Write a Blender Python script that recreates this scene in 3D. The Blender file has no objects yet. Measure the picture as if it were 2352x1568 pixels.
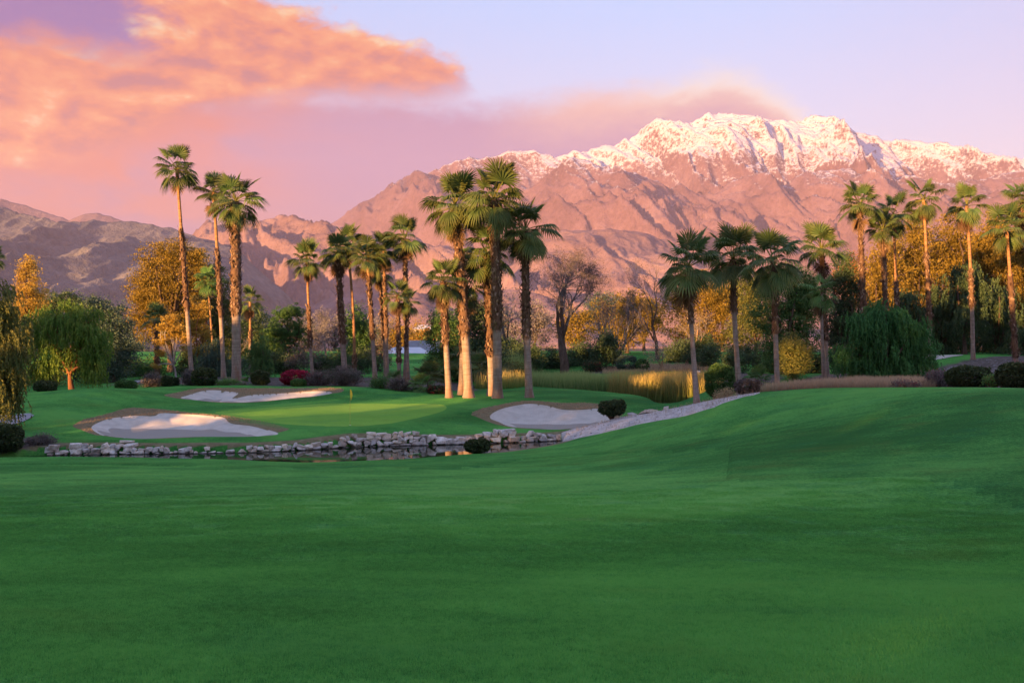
import bpy, bmesh, math, random
import numpy as np
from mathutils import Vector, Matrix

scene = bpy.context.scene
R = math.radians
rng = np.random.default_rng(7)
random.seed(7)

# ------------------------------------------------------------------ camera
F, U0, V0, CAMZ = 2287.0, 1176.0, 800.0, 5.6      # focal length, principal column, horizon row (photo at 2352 px wide)
cam_data = bpy.data.cameras.new('camera'); cam = bpy.data.objects.new('camera', cam_data)
scene.collection.objects.link(cam); scene.camera = cam
cam_data.sensor_width = 36.0; cam_data.lens = 36.0 * F / 2352.0
cam_data.shift_y = (V0 - 784.0) / 2352.0
cam_data.clip_start = 0.1; cam_data.clip_end = 80000.0
cam.location = (0, 0, CAMZ); cam.rotation_euler = (R(90), 0, 0)

# ------------------------------------------------------------------ light
SUN_EL, SUN_AZ = 4.2, 38.0            # degrees; the sun stands behind the camera, to its left
scene.view_settings.view_transform = 'Standard'; scene.view_settings.look = 'None'
scene.view_settings.gamma = 1.0; scene.view_settings.use_curve_mapping = False
scene.view_settings.exposure = 1.65
scene.cycles.max_bounces = 6; scene.cycles.diffuse_bounces = 3; scene.cycles.glossy_bounces = 2
scene.cycles.transmission_bounces = 3; scene.cycles.transparent_max_bounces = 8; scene.cycles.volume_bounces = 1
scene.cycles.caustics_reflective = False; scene.cycles.caustics_refractive = False

to_sun = Vector((-math.sin(R(SUN_AZ)) * math.cos(R(SUN_EL)), -math.cos(R(SUN_AZ)) * math.cos(R(SUN_EL)), math.sin(R(SUN_EL))))
sl = bpy.data.lights.new('sun', 'SUN'); sun = bpy.data.objects.new('sun', sl); scene.collection.objects.link(sun)
sl.energy = 5.0; sl.angle = R(0.5); sl.color = (1.0, 0.49, 0.18)
sun.rotation_euler = to_sun.to_track_quat('Z', 'Y').to_euler()

class NG:
    """small helper for node graphs"""
    def __init__(s, tree): s.t = tree; s.n = tree.nodes; s.l = tree.links
    def new(s, typ, **kw):
        nd = s.n.new(typ)
        for k, v in kw.items(): setattr(nd, k, v)
        return nd
    def put(s, sock, v):
        if isinstance(v, bpy.types.NodeSocket): s.l.new(v, sock)
        elif v is not None:
            if hasattr(sock.default_value, '__len__') and not hasattr(v, '__len__'): v = (v,) * len(sock.default_value)
            if hasattr(sock.default_value, '__len__') and len(sock.default_value) == 4 and len(v) == 3: v = (*v, 1.0)
            sock.default_value = v
    def m(s, op, a, b=None, c=None, clamp=False):
        nd = s.new('ShaderNodeMath', operation=op, use_clamp=clamp)
        for i, v in enumerate((a, b, c)):
            if v is not None: s.put(nd.inputs[i], v)
        return nd.outputs[0]
    def mix(s, f, a, b, mode='MIX'):
        nd = s.new('ShaderNodeMix', data_type='RGBA', blend_type=mode)
        s.put(nd.inputs[0], f); s.put(nd.inputs[6], a); s.put(nd.inputs[7], b)
        return nd.outputs[2]
    def noise(s, vec, scale, detail=4.0, rough=0.55, dist=0.0, dim='3D', out=0):
        nd = s.new('ShaderNodeTexNoise', noise_dimensions=dim)
        if vec is not None: s.l.new(vec, nd.inputs['Vector'])
        nd.inputs['Scale'].default_value = scale; nd.inputs['Detail'].default_value = detail
        nd.inputs['Roughness'].default_value = rough; nd.inputs['Distortion'].default_value = dist
        return nd.outputs[out]
    def step(s, v, a, b):
        nd = s.new('ShaderNodeMapRange', interpolation_type='SMOOTHSTEP')
        s.put(nd.inputs[0], v); s.put(nd.inputs[1], a); s.put(nd.inputs[2], b)
        return nd.outputs[0]
    def lin(s, v, a, b, c, d):
        nd = s.new('ShaderNodeMapRange'); s.put(nd.inputs[0], v)
        for i, q in enumerate((a, b, c, d)): s.put(nd.inputs[i + 1], q)
        return nd.outputs[0]
    def curve(s, v, pts, x0, x1, y0, y1):
        nd = s.new('ShaderNodeFloatCurve'); c = nd.mapping.curves[0]
        q = [((x - x0) / (x1 - x0), (y - y0) / (y1 - y0)) for x, y in pts]
        while len(c.points) < len(q): c.points.new(0.5, 0.5)
        for p, (x, y) in zip(c.points, q): p.location = (x, y); p.handle_type = 'AUTO'
        nd.mapping.update()
        s.put(nd.inputs['Value'], s.lin(v, x0, x1, 0, 1))
        return s.lin(nd.outputs[0], 0, 1, y0, y1)
    def ramp(s, v, stops):
        nd = s.new('ShaderNodeValToRGB'); e = nd.color_ramp.elements
        while len(e) < len(stops): e.new(0.5)
        for k, (p, c) in zip(e, stops): k.position = p; k.color = (*c, 1.0)
        s.put(nd.inputs[0], v)
        return nd.outputs[0]
    def xyz(s, x, y, z):
        nd = s.new('ShaderNodeCombineXYZ')
        for i, v in enumerate((x, y, z)): s.put(nd.inputs[i], v)
        return nd.outputs[0]

def srgb(r, g, b):
    f = lambda c: (c / 255 / 12.92) if c <= 10 else ((c / 255 + 0.055) / 1.055) ** 2.4
    return (f(r), f(g), f(b))

# ------------------------------------------------------------------ sky (world)
world = bpy.data.worlds.new('World'); scene.world = world; world.use_nodes = True
g = NG(world.node_tree); g.n.clear()
sky = g.new('ShaderNodeTexSky', sky_type='NISHITA'); sky.sun_disc = False
sky.sun_elevation = R(SUN_EL); sky.sun_rotation = R(180 + SUN_AZ)
sky.air_density = 1.0; sky.dust_density = 1.5; sky.ozone_density = 2.0
co = g.new('ShaderNodeTexCoord').outputs['Generated']
sp = g.new('ShaderNodeSeparateXYZ'); g.l.new(co, sp.inputs[0]); dx, dy, dz = sp.outputs
az = g.m('MULTIPLY', g.m('ARCTAN2', dx, dy), 180 / math.pi)
el = g.m('MULTIPLY', g.m('ARCSINE', dz), 180 / math.pi)
elp = g.m('MAXIMUM', el, 0.0)
pc = g.xyz(g.m('MULTIPLY', az, 0.075), g.m('MULTIPLY', el, 0.15), 0.0)
pd = g.xyz(g.m('MULTIPLY', az, 0.10), g.m('MULTIPLY', el, 0.26), 3.7)
n1 = g.m('SUBTRACT', g.noise(pc, 1.3, 5, 0.6, 0.3), 0.5)
n2 = g.m('SUBTRACT', g.noise(pc, 4.5, 6, 0.62, 0.3), 0.5)
n3 = g.m('SUBTRACT', g.noise(pd, 1.1, 4, 0.6, 0.4), 0.5)
nn = g.m('ADD', g.m('MULTIPLY', n1, 4.8), g.m('MULTIPLY', n2, 3.0))
# thin high veil over the clear sky: lavender above, rose low down
clear = g.mix(g.step(elp, 8, 22), srgb(200, 184, 212), srgb(160, 192, 248))
clear = g.mix(g.step(az, 8, 34), clear, g.mix(g.step(elp, 5, 24), srgb(198, 166, 192), srgb(164, 172, 224)))
# the long orange cloud
up = g.curve(az, [(-60, 26), (-34, 23), (-27, 22.5), (-21, 21.0), (-15, 19.2), (-11.8, 18.4), (-8.6, 17.6), (-4.6, 16.8), (-3.0, 16.0), (-1.6, 13.6), (3, 8), (60, 4)], -60, 60, 0, 30)
lo = g.curve(az, [(-60, 5), (-34, 8), (-27, 8.6), (-22, 9.8), (-17, 12.2), (-12, 13.2), (-8, 13.5), (-4, 13.8), (-2, 14.8), (3, 18), (60, 22)], -60, 60, 0, 30)
n4 = g.m('SUBTRACT', g.noise(pc, 14.0, 4, 0.65, 0.4), 0.5)
up_d = g.m('ADD', g.m('ADD', g.m('SUBTRACT', up, el), nn), g.m('MULTIPLY', n4, 1.4))
lo_d = g.m('ADD', g.m('SUBTRACT', el, lo), g.m('MULTIPLY', nn, 0.42))
c1 = g.m('MULTIPLY', g.step(up_d, -0.5, 0.9), g.step(lo_d, -1.0, 1.6))
# the lilac and rose veil below it and the cap cloud on the peak
top = g.curve(az, [(-60, 16), (-27, 14.4), (-17, 14.2), (-8, 14.3), (-3, 14.0), (0.6, 14.1), (4.4, 14.6), (8, 15.0), (11, 15.4), (13, 15.1), (14.8, 14.2), (16.4, 12.9), (19, 10.4), (30, 7), (60, 5)], -60, 60, 0, 30)
top_d = g.m('ADD', g.m('SUBTRACT', top, el), g.m('ADD', g.m('MULTIPLY', nn, 0.45), g.m('MULTIPLY', n4, 0.9)))
c2 = g.step(top_d, -0.6, 1.5)
c2 = g.m('MULTIPLY', c2, g.lin(g.step(az, 20, 34), 0, 1, 1.0, 0.45))
veil = g.mix(g.step(g.m('ADD', az, g.m('MULTIPLY', n3, 16)), -24, -7), srgb(234, 124, 98), srgb(190, 144, 186))
veil = g.mix(g.m('MULTIPLY', g.step(el, 10.5, 7.0), 0.55), veil, srgb(222, 150, 156))
veil = g.mix(g.m('MULTIPLY', g.step(n3, -0.06, 0.20), 0.6), veil, srgb(176, 138, 184))
veil = g.mix(g.m('MULTIPLY', g.m('MULTIPLY', g.step(az, -17, -9), g.step(az, 8, 1)), 0.4), veil, srgb(178, 140, 186))
capm = g.m('MULTIPLY', g.step(az, -3, 5), g.step(top_d, 3.6, 0.6))
veil = g.mix(g.m('MULTIPLY', capm, 1.0), veil, g.mix(g.m('MULTIPLY', g.step(az, 5, 11), g.step(top_d, 2.2, 0.6)), srgb(248, 196, 180), srgb(255, 238, 222)))
# orange cloud colour: peach tops, rose and mauve hollows
off = g.new('ShaderNodeVectorMath', operation='ADD'); g.l.new(pc, off.inputs[0]); off.inputs[1].default_value = (-0.045, 0.085, 0.0)
n1b = g.m('SUBTRACT', g.noise(off.outputs[0], 1.3, 5, 0.6, 0.3), 0.5); n2b = g.m('SUBTRACT', g.noise(off.outputs[0], 4.5, 6, 0.62, 0.3), 0.5)
rel = g.m('ADD', g.m('MULTIPLY', g.m('SUBTRACT', n1, n1b), 3.4), g.m('MULTIPLY', g.m('SUBTRACT', n2, n2b), 1.3))
hin = g.m('DIVIDE', g.m('SUBTRACT', el, lo), g.m('MAXIMUM', g.m('SUBTRACT', up, lo), 1.0), clamp=True)
tone = g.m('ADD', g.m('ADD', g.m('MULTIPLY', n1, 0.5), g.m('MULTIPLY', rel, 1.05)), g.lin(hin, 0, 1, 0.20, 0.60))
tone = g.m('ADD', tone, g.m('MULTIPLY', g.step(az, -8, -26), 0.15))
oc = g.ramp(tone, [(0.0, srgb(190, 112, 122)), (0.22, srgb(218, 124, 108)), (0.48, srgb(244, 142, 98)), (0.75, srgb(255, 168, 110)), (1.0, srgb(255, 214, 166))])
purple = g.m('MULTIPLY', g.step(g.m('ADD', el, g.m('MULTIPLY', nn, 1.2)), 14.4, 16.4), g.step(g.m('ADD', az, g.m('MULTIPLY', n2, 10)), -18, -22.5))
oc = g.mix(g.m('MULTIPLY', purple, 0.95), oc, srgb(118, 96, 182))
oc = g.mix(g.step(lo_d, 1.8, 0.0), oc, g.mix(0.5, srgb(214, 132, 130), veil))
cl = g.mix(c2, clear, veil)
# loose scraps of cloud on the clear side
scr = g.m('MULTIPLY', g.step(n3, 0.16, 0.34), g.step(az, -6, 4))
cl = g.mix(g.m('MULTIPLY', scr, 0.35), cl, srgb(190, 168, 200))
cl = g.mix(c1, cl, oc)
bg1 = g.new('ShaderNodeBackground'); g.put(bg1.inputs[0], sky.outputs[0]); g.put(bg1.inputs[1], g.lin(g.m('MAXIMUM', c1, c2), 0, 1, 0.055, 0.012))
bg2 = g.new('ShaderNodeBackground'); g.put(bg2.inputs[0], cl); bg2.inputs[1].default_value = 0.27
ad = g.new('ShaderNodeAddShader'); g.l.new(bg1.outputs[0], ad.inputs[0]); g.l.new(bg2.outputs[0], ad.inputs[1])
wo = g.new('ShaderNodeOutputWorld'); g.l.new(ad.outputs[0], wo.inputs[0])

# ------------------------------------------------------------------ helpers
COL = scene.collection
def P(u, v, D): return np.array([(u - U0) / F * D, D, CAMZ + (V0 - v) / F * D])

def mesh_np(name, verts, faces, mat=None, smooth=False, attrs=None):
    """verts (N,3); faces an (M,k) array or a list of such arrays"""
    if not isinstance(faces, (list, tuple)): faces = [faces]
    faces = [np.asarray(f, dtype=np.int32) for f in faces if len(f)]
    me = bpy.data.meshes.new(name); verts = np.asarray(verts, dtype=np.float32)
    me.vertices.add(len(verts)); me.vertices.foreach_set('co', verts.ravel())
    nl = sum(f.size for f in faces); npoly = sum(len(f) for f in faces)
    me.loops.add(nl); me.polygons.add(npoly)
    me.loops.foreach_set('vertex_index', np.concatenate([f.ravel() for f in faces]))
    tot = np.concatenate([np.full(len(f), f.shape[1], np.int32) for f in faces])
    start = np.concatenate([[0], np.cumsum(tot)[:-1]]).astype(np.int32)
    me.polygons.foreach_set('loop_start', start)
    me.polygons.foreach_set('use_smooth', np.full(npoly, smooth, bool))
    me.update(calc_edges=True)
    for k, a in (attrs or {}).items():
        at = me.attributes.new(k, 'FLOAT', 'POINT'); at.data.foreach_set('value', np.asarray(a, np.float32))
    if mat: me.materials.append(mat)
    return me

def obj(name, me, parent=None, loc=None, label=None, cat=None, group=None, kind=None):
    o = bpy.data.objects.new(name, me); COL.objects.link(o)
    if parent is not None: o.parent = parent
    if loc is not None: o.location = loc
    if label: o['label'] = label
    if cat: o['category'] = cat
    if group: o['group'] = group
    if kind: o['kind'] = kind
    return o
def thing(name, label, cat, loc, group=None): return obj(name, None, None, loc, label, cat, group)

_perm = np.random.default_rng(3).permutation(512).astype(np.int64)
_perm = np.concatenate([_perm, _perm])
_gr = np.random.default_rng(4).uniform(0, 2 * np.pi, 512); _gx, _gy = np.cos(_gr), np.sin(_gr)
def perlin(x, y):
    xi = np.floor(x).astype(np.int64); yi = np.floor(y).astype(np.int64)
    xf, yf = x - xi, y - yi; xi &= 511; yi &= 511; x1 = (xi + 1) & 511; y1 = (yi + 1) & 511
    s = xf * xf * xf * (xf * (xf * 6 - 15) + 10); t = yf * yf * yf * (yf * (yf * 6 - 15) + 10)
    def gd(a, b, c, d):
        h = _perm[(_perm[a] + b) & 511]
        return _gx[h] * c + _gy[h] * d
    a = gd(xi, yi, xf, yf); b = gd(x1, yi, xf - 1, yf); c = gd(xi, y1, xf, yf - 1); d = gd(x1, y1, xf - 1, yf - 1)
    return (a + s * (b - a)) * (1 - t) + (c + s * (d - c)) * t
def fbm(x, y, o=4, gain=0.5):
    v = 0; a = 1.0
    for i in range(o): v = v + a * perlin(x + 17.3 * i, y - 9.1 * i); a *= gain; x = x * 2.03; y = y * 2.03
    return v
def ridged(x, y, o=5, gain=0.52):
    v = 0; a = 1.0; w = 1.0
    for i in range(o):
        n = 1 - np.abs(perlin(x + 31.7 * i, y + 11.9 * i)) * 2.0; n = np.clip(n, 0, 1) ** 1.6
        v = v + a * n * w; w = np.clip(n * 1.3, 0, 1); a *= gain; x = x * 2.1; y = y * 2.1
    return v
def sstep(a, b, x):
    t = np.clip((x - a) / (b - a), 0, 1); return t * t * (3 - 2 * t)
def poly_sdf(x, y, poly):
    """signed distance to a closed outline, negative inside"""
    p = np.asarray(poly); d = np.full(x.shape, 1e18); ins = np.zeros(x.shape, bool); n = len(p)
    for i in range(n):
        ax, ay = p[i]; bx, by = p[(i + 1) % n]; ex, ey = bx - ax, by - ay
        t = np.clip(((x - ax) * ex + (y - ay) * ey) / (ex * ex + ey * ey + 1e-12), 0, 1)
        d = np.minimum(d, (x - ax - t * ex) ** 2 + (y - ay - t * ey) ** 2)
        c = (ay > y) != (by > y)
        ins ^= c & (x < (bx - ax) * (y - ay) / (by - ay + 1e-12) + ax)
    d = np.sqrt(d); return np.where(ins, -d, d)
def smooth_poly(pts, n=6):
    """closed Catmull-Rom through the points"""
    p = np.asarray(pts, float); out = []
    for i in range(len(p)):
        a, b, c, d = p[i - 1], p[i], p[(i + 1) % len(p)], p[(i + 2) % len(p)]
        for k in range(n):
            t = k / n
            out.append(0.5 * (2 * b + (c - a) * t + (2 * a - 5 * b + 4 * c - d) * t * t + (3 * b - a - 3 * c + d) * t ** 3))
    return np.array(out)
def UD(u, D): return ((u - U0) / F * D, D)
# ------------------------------------------------------------------ lie of the land
CTRL = []
def cp(*rows):
    for u, v, D in rows: CTRL.append(P(u, v, D))
for u in (-300, 100, 500, 850, 1176):                       # fairway running down to the pond
    cp((u, 1568, 6), (u, 1300, 12.5), (u, 1200, 18), (u, 1132, 26), (u, 1092, 35))
cp((-200, 1066, 44), (100, 1065, 44), (400, 1066, 44), (700, 1072, 43), (950, 1070, 43.5), (1150, 1060, 46))
cp((-200, 1050, 50), (0, 1051, 49.8), (333, 1052, 49.6), (697, 1063, 47.6), (919, 1056, 48.9), (1067, 1046, 50.9), (1201, 1033, 53.8), (1289, 1017, 58.2))
cp((1450, 1568, 6), (1450, 1300, 12.5), (1450, 1195, 18), (1450, 1130, 25), (1450, 1085, 33), (1450, 1050, 42), (1400, 1020, 50), (1380, 1000, 56))
cp((1760, 1568, 6), (1760, 1300, 12.5), (1700, 1200, 17.5), (1670, 1105, 27), (1670, 1032, 38), (1670, 985, 46), (1650, 942, 51), (1700, 916, 53.5), (1567, 960, 55), (1474, 977, 56))
cp((2050, 1568, 6), (2050, 1300, 12.8), (2020, 1100, 25), (2000, 1000, 36), (1980, 940, 43), (1950, 899, 50), (1800, 903, 52.5))
cp((2352, 1568, 6), (2330, 1300, 13.2), (2340, 1165, 21), (2330, 1050, 29), (2320, 980, 34), (2300, 912, 40.5), (2150, 905, 44))
cp((2700, 1500, 6), (2700, 1250, 14), (2700, 1050, 25), (2700, 940, 38), (3300, 1000, 30), (3300, 900, 50), (2600, 900, 50))
cp((1900, 893, 60), (2100, 893, 56), (2250, 893, 53), (2350, 893, 50))   # ground just behind the crest on the right
cp((1330, 987, 60.5), (1389, 962, 61), (1474, 955, 61), (1567, 934, 63), (1601, 925, 65), (1700, 906, 66), (1786, 897, 66))   # sandy bank
cp((1500, 950, 70), (1600, 930, 72), (1650, 905, 78), (1760, 890, 78), (1900, 882, 79))
# green and its surrounds
cp((110, 1024, 52.6), (270, 1022, 53.2), (433, 1022, 53.6), (567, 1022, 54), (700, 1016, 55.3), (808, 1004, 57), (985, 1004, 58.4), (1067, 1004, 58.8), (1215, 998, 60), (1290, 1000, 61))
cp((0, 1020, 52.5), (-150, 1022, 52.5), (0, 990, 56), (100, 985, 58), (-150, 985, 58))
cp((317, 1010, 55.2), (433, 1007, 55.6), (567, 1003, 56.4), (640, 998, 57.2), (210, 985, 57.5), (247, 966, 60.5), (300, 956, 62.5), (370, 951, 63), (467, 956, 62), (533, 970, 60.5), (663, 983, 59))
cp((170, 972, 60), (233, 951, 64), (300, 935, 66.5), (380, 938, 66), (467, 949, 64), (567, 960, 62.5))
cp((54, 928, 66), (144, 907, 68.5), (217, 896, 70), (307, 899, 71), (379, 911, 72), (100, 950, 62), (-60, 935, 66), (-200, 930, 66))
cp((700, 979, 58.8), (808, 980, 59.2), (808, 977, 60), (919, 968, 61.5), (667, 973, 60), (800, 955, 65), (600, 955, 64), (493, 946, 66), (950, 950, 66), (1023, 939, 69), (1012, 928, 73), (919, 928, 73), (752, 926, 73), (620, 935, 69))
cp((415, 914, 73), (500, 923, 72), (567, 924, 72.5), (683, 914, 75), (763, 903, 77.5), (483, 896, 78), (547, 904, 77), (633, 905, 77.5), (717, 898, 79), (467, 888, 81), (567, 889, 82), (767, 889, 81))
cp((804, 895, 79), (870, 903, 78), (900, 912, 76), (960, 914, 76), (1050, 913, 76), (1143, 914, 76), (1216, 913, 76), (1300, 911, 77), (1400, 912, 77), (1470, 921, 76))
cp((1104, 964, 66), (1125, 961, 66), (1178, 983, 62.4), (1252, 987, 62), (1326, 984, 62.5), (1145, 942, 68), (1215, 929, 70.5), (1296, 943, 68.5), (1378, 941, 69), (1084, 949, 67), (1140, 931, 71), (1207, 920, 73), (1374, 926, 72), (1440, 950, 68), (1430, 935, 72))
# ground behind
cp((-150, 900, 85), (100, 905, 85), (165, 903, 82), (300, 893, 84), (441, 868, 95), (543, 883, 88), (700, 873, 95), (718, 871, 100), (860, 870, 97), (937, 871, 98), (1000, 890, 88))
cp((100, 880, 110), (400, 850, 120), (700, 850, 118), (940, 852, 120), (1050, 890, 90), (1060, 870, 105))
cp((1250, 890, 90), (1400, 900, 88), (1550, 900, 90), (1200, 857, 124), (1300, 856, 124), (1430, 852, 124), (1517, 848, 122), (1640, 868, 100), (1600, 850, 120))
cp((1750, 868, 90), (1902, 884, 80), (2035, 884, 76), (2200, 860, 80), (2235, 824, 104), (2334, 840, 96), (2352, 880, 62), (2080, 850, 100), (2185, 812, 116), (1900, 850, 105), (2500, 830, 100), (2700, 880, 65))
for u in range(-400, 2900, 300): cp((u, 812, 150), (u, 806, 190))
for a in range(60, 301, 20):
    for r, z in ((12, 3.7), (40, 3.9), (90, 4.2), (190, 5.2)):
        CTRL.append(np.array([r * math.sin(R(a)), r * math.cos(R(a)), z]))
CTRL.append(np.array([0, 0, 3.75])); CTRL.append(np.array([0, -5, 3.8]))
CTRL = np.array(CTRL)
def _tps_fit(c, lam=0.35):
    n = len(c); d2 = ((c[:, None, :2] - c[None, :, :2]) ** 2).sum(-1)
    K = 0.5 * d2 * np.log(d2 + 1e-9) + np.eye(n) * lam * 3
    Pm = np.hstack([np.ones((n, 1)), c[:, :2]]); A = np.zeros((n + 3, n + 3))
    A[:n, :n] = K; A[:n, n:] = Pm; A[n:, :n] = Pm.T
    return np.linalg.solve(A, np.concatenate([c[:, 2], np.zeros(3)]))
_w = _tps_fit(CTRL)
def H0(x, y):
    x = np.atleast_1d(np.asarray(x, float)); y = np.atleast_1d(np.asarray(y, float)); sh = x.shape
    x, y = x.ravel(), y.ravel(); out = np.empty(len(x)); n = len(CTRL)
    for i in range(0, len(x), 20000):
        xs, ys = x[i:i + 20000], y[i:i + 20000]
        d2 = (xs[:, None] - CTRL[None, :, 0]) ** 2 + (ys[:, None] - CTRL[None, :, 1]) ** 2
        out[i:i + 20000] = (0.5 * d2 * np.log(d2 + 1e-9)) @ _w[:n] + _w[n] + _w[n + 1] * xs + _w[n + 2] * ys
    r = np.hypot(x, y); t = sstep(150, 195, r)
    return (out * (1 - t) + (5.0 - 0.0 * r) * t).reshape(sh)
def hit(u, v, d0=45.0, d1=100.0):
    D = np.arange(d0, d1, 0.04); x = (u - U0) / F * D; z = CAMZ + (V0 - v) / F * D; df = z - H0(x, D)
    k = np.where(df < 0)[0]; i = k[0] if len(k) else int(np.argmin(np.abs(df)))
    return (x[i], D[i])
def outline(pts, d0=50, d1=100, n=5): return smooth_poly([hit(u, v, d0, d1) for u, v in pts], n)

SAND = [outline([(210, 982), (247, 966), (300, 958), (352, 958), (370, 951), (420, 953), (467, 956), (512, 961), (530, 975), (583, 981), (640, 997), (590, 1003), (533, 1005), (417, 1006), (317, 1010), (240, 1002)], 54),
        outline([(415, 912), (445, 903), (483, 896), (520, 899), (547, 904), (534, 914), (580, 908), (633, 905), (717, 899), (763, 903), (725, 910), (683, 913), (567, 923), (500, 922), (450, 918)], 66),
        outline([(1125, 960), (1145, 944), (1175, 935), (1215, 930), (1255, 934), (1296, 943), (1340, 943), (1378, 941), (1405, 955), (1398, 968), (1326, 983), (1252, 986), (1178, 981), (1148, 971)], 60)]
DRY = [outline([(170, 975), (233, 953), (300, 936), (367, 940), (467, 950), (567, 961), (663, 984), (620, 998), (567, 1003), (433, 1007), (317, 1010), (233, 1003), (187, 988)], 54),
       outline([(377, 907), (420, 896), (467, 889), (567, 890), (680, 890), (775, 890), (785, 899), (725, 911), (683, 914), (567, 924), (500, 923), (440, 917)], 66),
       outline([(1084, 949), (1140, 931), (1207, 921), (1289, 925), (1374, 927), (1430, 946), (1400, 968), (1326, 984), (1289, 987), (1178, 983), (1104, 962)], 60)]
GREEN = outline([(493, 947), (533, 956), (600, 967), (667, 974), (740, 979), (808, 980), (870, 975), (919, 968), (980, 954), (1023, 940), (1012, 929), (919, 928), (840, 926), (752, 926), (683, 931), (600, 937), (533, 942)], 57)
WATER1 = np.array([UD(-250, 49.6), UD(0, 49.6), UD(150, 49.7), UD(333, 49.5), UD(520, 48.4), UD(697, 47.6), UD(800, 48.2), UD(919, 48.9), UD(1067, 50.9), UD(1201, 53.8), UD(1292, 58.4), UD(1300, 61.2),
                   UD(1282, 61.0), UD(1215, 59.9), UD(1067, 58.6), UD(985, 58.0), UD(890, 57.4), UD(808, 56.8), UD(700, 55.1), UD(567, 53.8), UD(433, 53.3), UD(267, 53.0), UD(110, 52.4), UD(40, 51.6), UD(-250, 51.6)])
WATER2 = smooth_poly([UD(1180, 100), UD(1230, 92), UD(1350, 90), UD(1430, 87), UD(1500, 80), UD(1530, 76), UD(1580, 80), UD(1650, 94), UD(1672, 106), UD(1640, 118), UD(1500, 119), UD(1350, 119), UD(1200, 117)], 4)
FAIR = np.array([UD(-900, 43.5), UD(-300, 43.3), UD(0, 43.0), UD(300, 42.4), UD(697, 41.0), UD(900, 40.6), UD(1067, 40.6)] + [hit(u, v, 20, 60) for u, v in ((1200, 1056), (1326, 1046), (1450, 1040), (1567, 1036), (1660, 1032), (1676, 1031))]
                + [hit(u, v, 15, 45) for u, v in ((1672, 1070), (1667, 1105), (1760, 1103), (1900, 1097), (2010, 1093), (2110, 1096), (2180, 1112), (2250, 1132), (2352, 1168))]
                + [(13, 16), (18, 4), (20, -30), (-40, -30), (-60, 20)])
BANK = np.array([hit(u, v, 50, 62) for u, v in ((1285, 1017), (1330, 1008), (1380, 998), (1430, 987), (1474, 976), (1520, 967), (1567, 958), (1640, 938), (1700, 916))]
                + [UD(1745, 62), UD(1745, 68), UD(1660, 71), UD(1600, 72), UD(1560, 66.5), UD(1474, 64), UD(1389, 64), UD(1345, 63.2), UD(1320, 62.6), UD(1290, 61.5)])
DIRT = [np.array([UD(1800, 60), UD(1900, 57), UD(2050, 55), UD(2200, 51), UD(2350, 46), UD(2800, 40), UD(2900, 100), UD(2420, 112), UD(2300, 108), UD(2150, 100), UD(2050, 96), UD(1900, 92), UD(1820, 84), UD(1760, 72)]),
        np.array([UD(640, 84), UD(800, 83), UD(930, 82), UD(1010, 84), UD(1090, 84), UD(1110, 92), UD(1020, 98), UD(900, 101), UD(760, 101), UD(620, 99), UD(480, 100), UD(300, 100), UD(250, 92), UD(420, 88), UD(540, 86)]),
        np.array([UD(1340, 124), UD(1480, 122), UD(1600, 119), UD(1650, 126), UD(1500, 132), UD(1360, 132)]),
        np.array([UD(1130, 118), UD(1090, 100), UD(1150, 90), UD(1200, 96), UD(1190, 120)]),
        np.array([UD(-400, 52), UD(-100, 51.8), UD(60, 52), UD(150, 53), UD(80, 54.2), UD(-100, 55), UD(-400, 56)]),
        np.array([UD(1600, 96), UD(1760, 80), UD(1800, 90), UD(1700, 112), UD(1600, 118)])]

def _axis(y, poly):
    y0, y1 = poly[:, 1].min(), poly[:, 1].max()
    return (y - y0) / (y1 - y0)
def H(x, y, full=False):
    """final ground height; with full=True also the masks"""
    x = np.atleast_1d(np.asarray(x, float)); y = np.atleast_1d(np.asarray(y, float))
    z = H0(x, y); r = np.hypot(x, y)
    near = (y > 30) & (y < 135) & (np.abs(x) < 75); big = np.full(x.shape, 1e3)
    sd = []; dry = big.copy(); gr = big.copy()
    z = z + 0.05 * fbm(x / 6.0, y / 6.0, 3) * sstep(3, 12, r) * (1 - sstep(150, 190, r))
    z = z + 0.25 * fbm(x / 22.0 + 5, y / 22.0, 2) * sstep(60, 100, r) * (1 - sstep(150, 190, r))
    fa = poly_sdf(x, y, FAIR)
    xn, yn = x[near], y[near]
    zz = z[near]
    for k, pol in enumerate(SAND):
        d = poly_sdf(xn, yn, pol); full_d = big.copy(); full_d[near] = d; sd.append(full_d)
        w = sstep(0.25, 0.75, _axis(yn, pol))
        inside = sstep(0.0, -1.6, d)
        zz = zz - 0.30 * inside - 0.04 * sstep(0.0, -0.2, d) + (0.04 * fbm(xn / 1.5, yn / 1.5, 2)) * inside
        zz = zz + w * 0.08 * np.exp(-(np.clip(d, 0, 9) / 0.55) ** 2) * (d > -0.03)
    for pol in DRY: dry[near] = np.minimum(dry[near], poly_sdf(xn, yn, pol))
    gr[near] = poly_sdf(xn, yn, GREEN)
    zz = zz - 0.02 * sstep(0.1, -0.1, gr[near])
    w1 = poly_sdf(xn, yn, WATER1); w2 = poly_sdf(xn, yn, WATER2)
    t = sstep(0.15, -0.45, w1); zz = zz * (1 - t) - 0.7 * t
    t = sstep(0.8, -1.2, w2); zz = zz * (1 - t) - 0.7 * t
    z[near] = zz
    z = z + 0.06 * sstep(-0.1, 0.25, fa) * (r < 60)
    if not full: return z
    bk = big.copy(); bk[near] = poly_sdf(xn, yn, BANK)
    di = big.copy(); di[near] = np.minimum.reduce([poly_sdf(xn, yn, q) for q in DIRT])
    wt = big.copy(); wt[near] = np.minimum(w1, w2)
    w1f = big.copy(); w1f[near] = w1
    return z, dict(w1=w1f, sand=sd, dry=dry, green=gr, fair=fa, bank=bk, dirt=di, water=wt)
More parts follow.
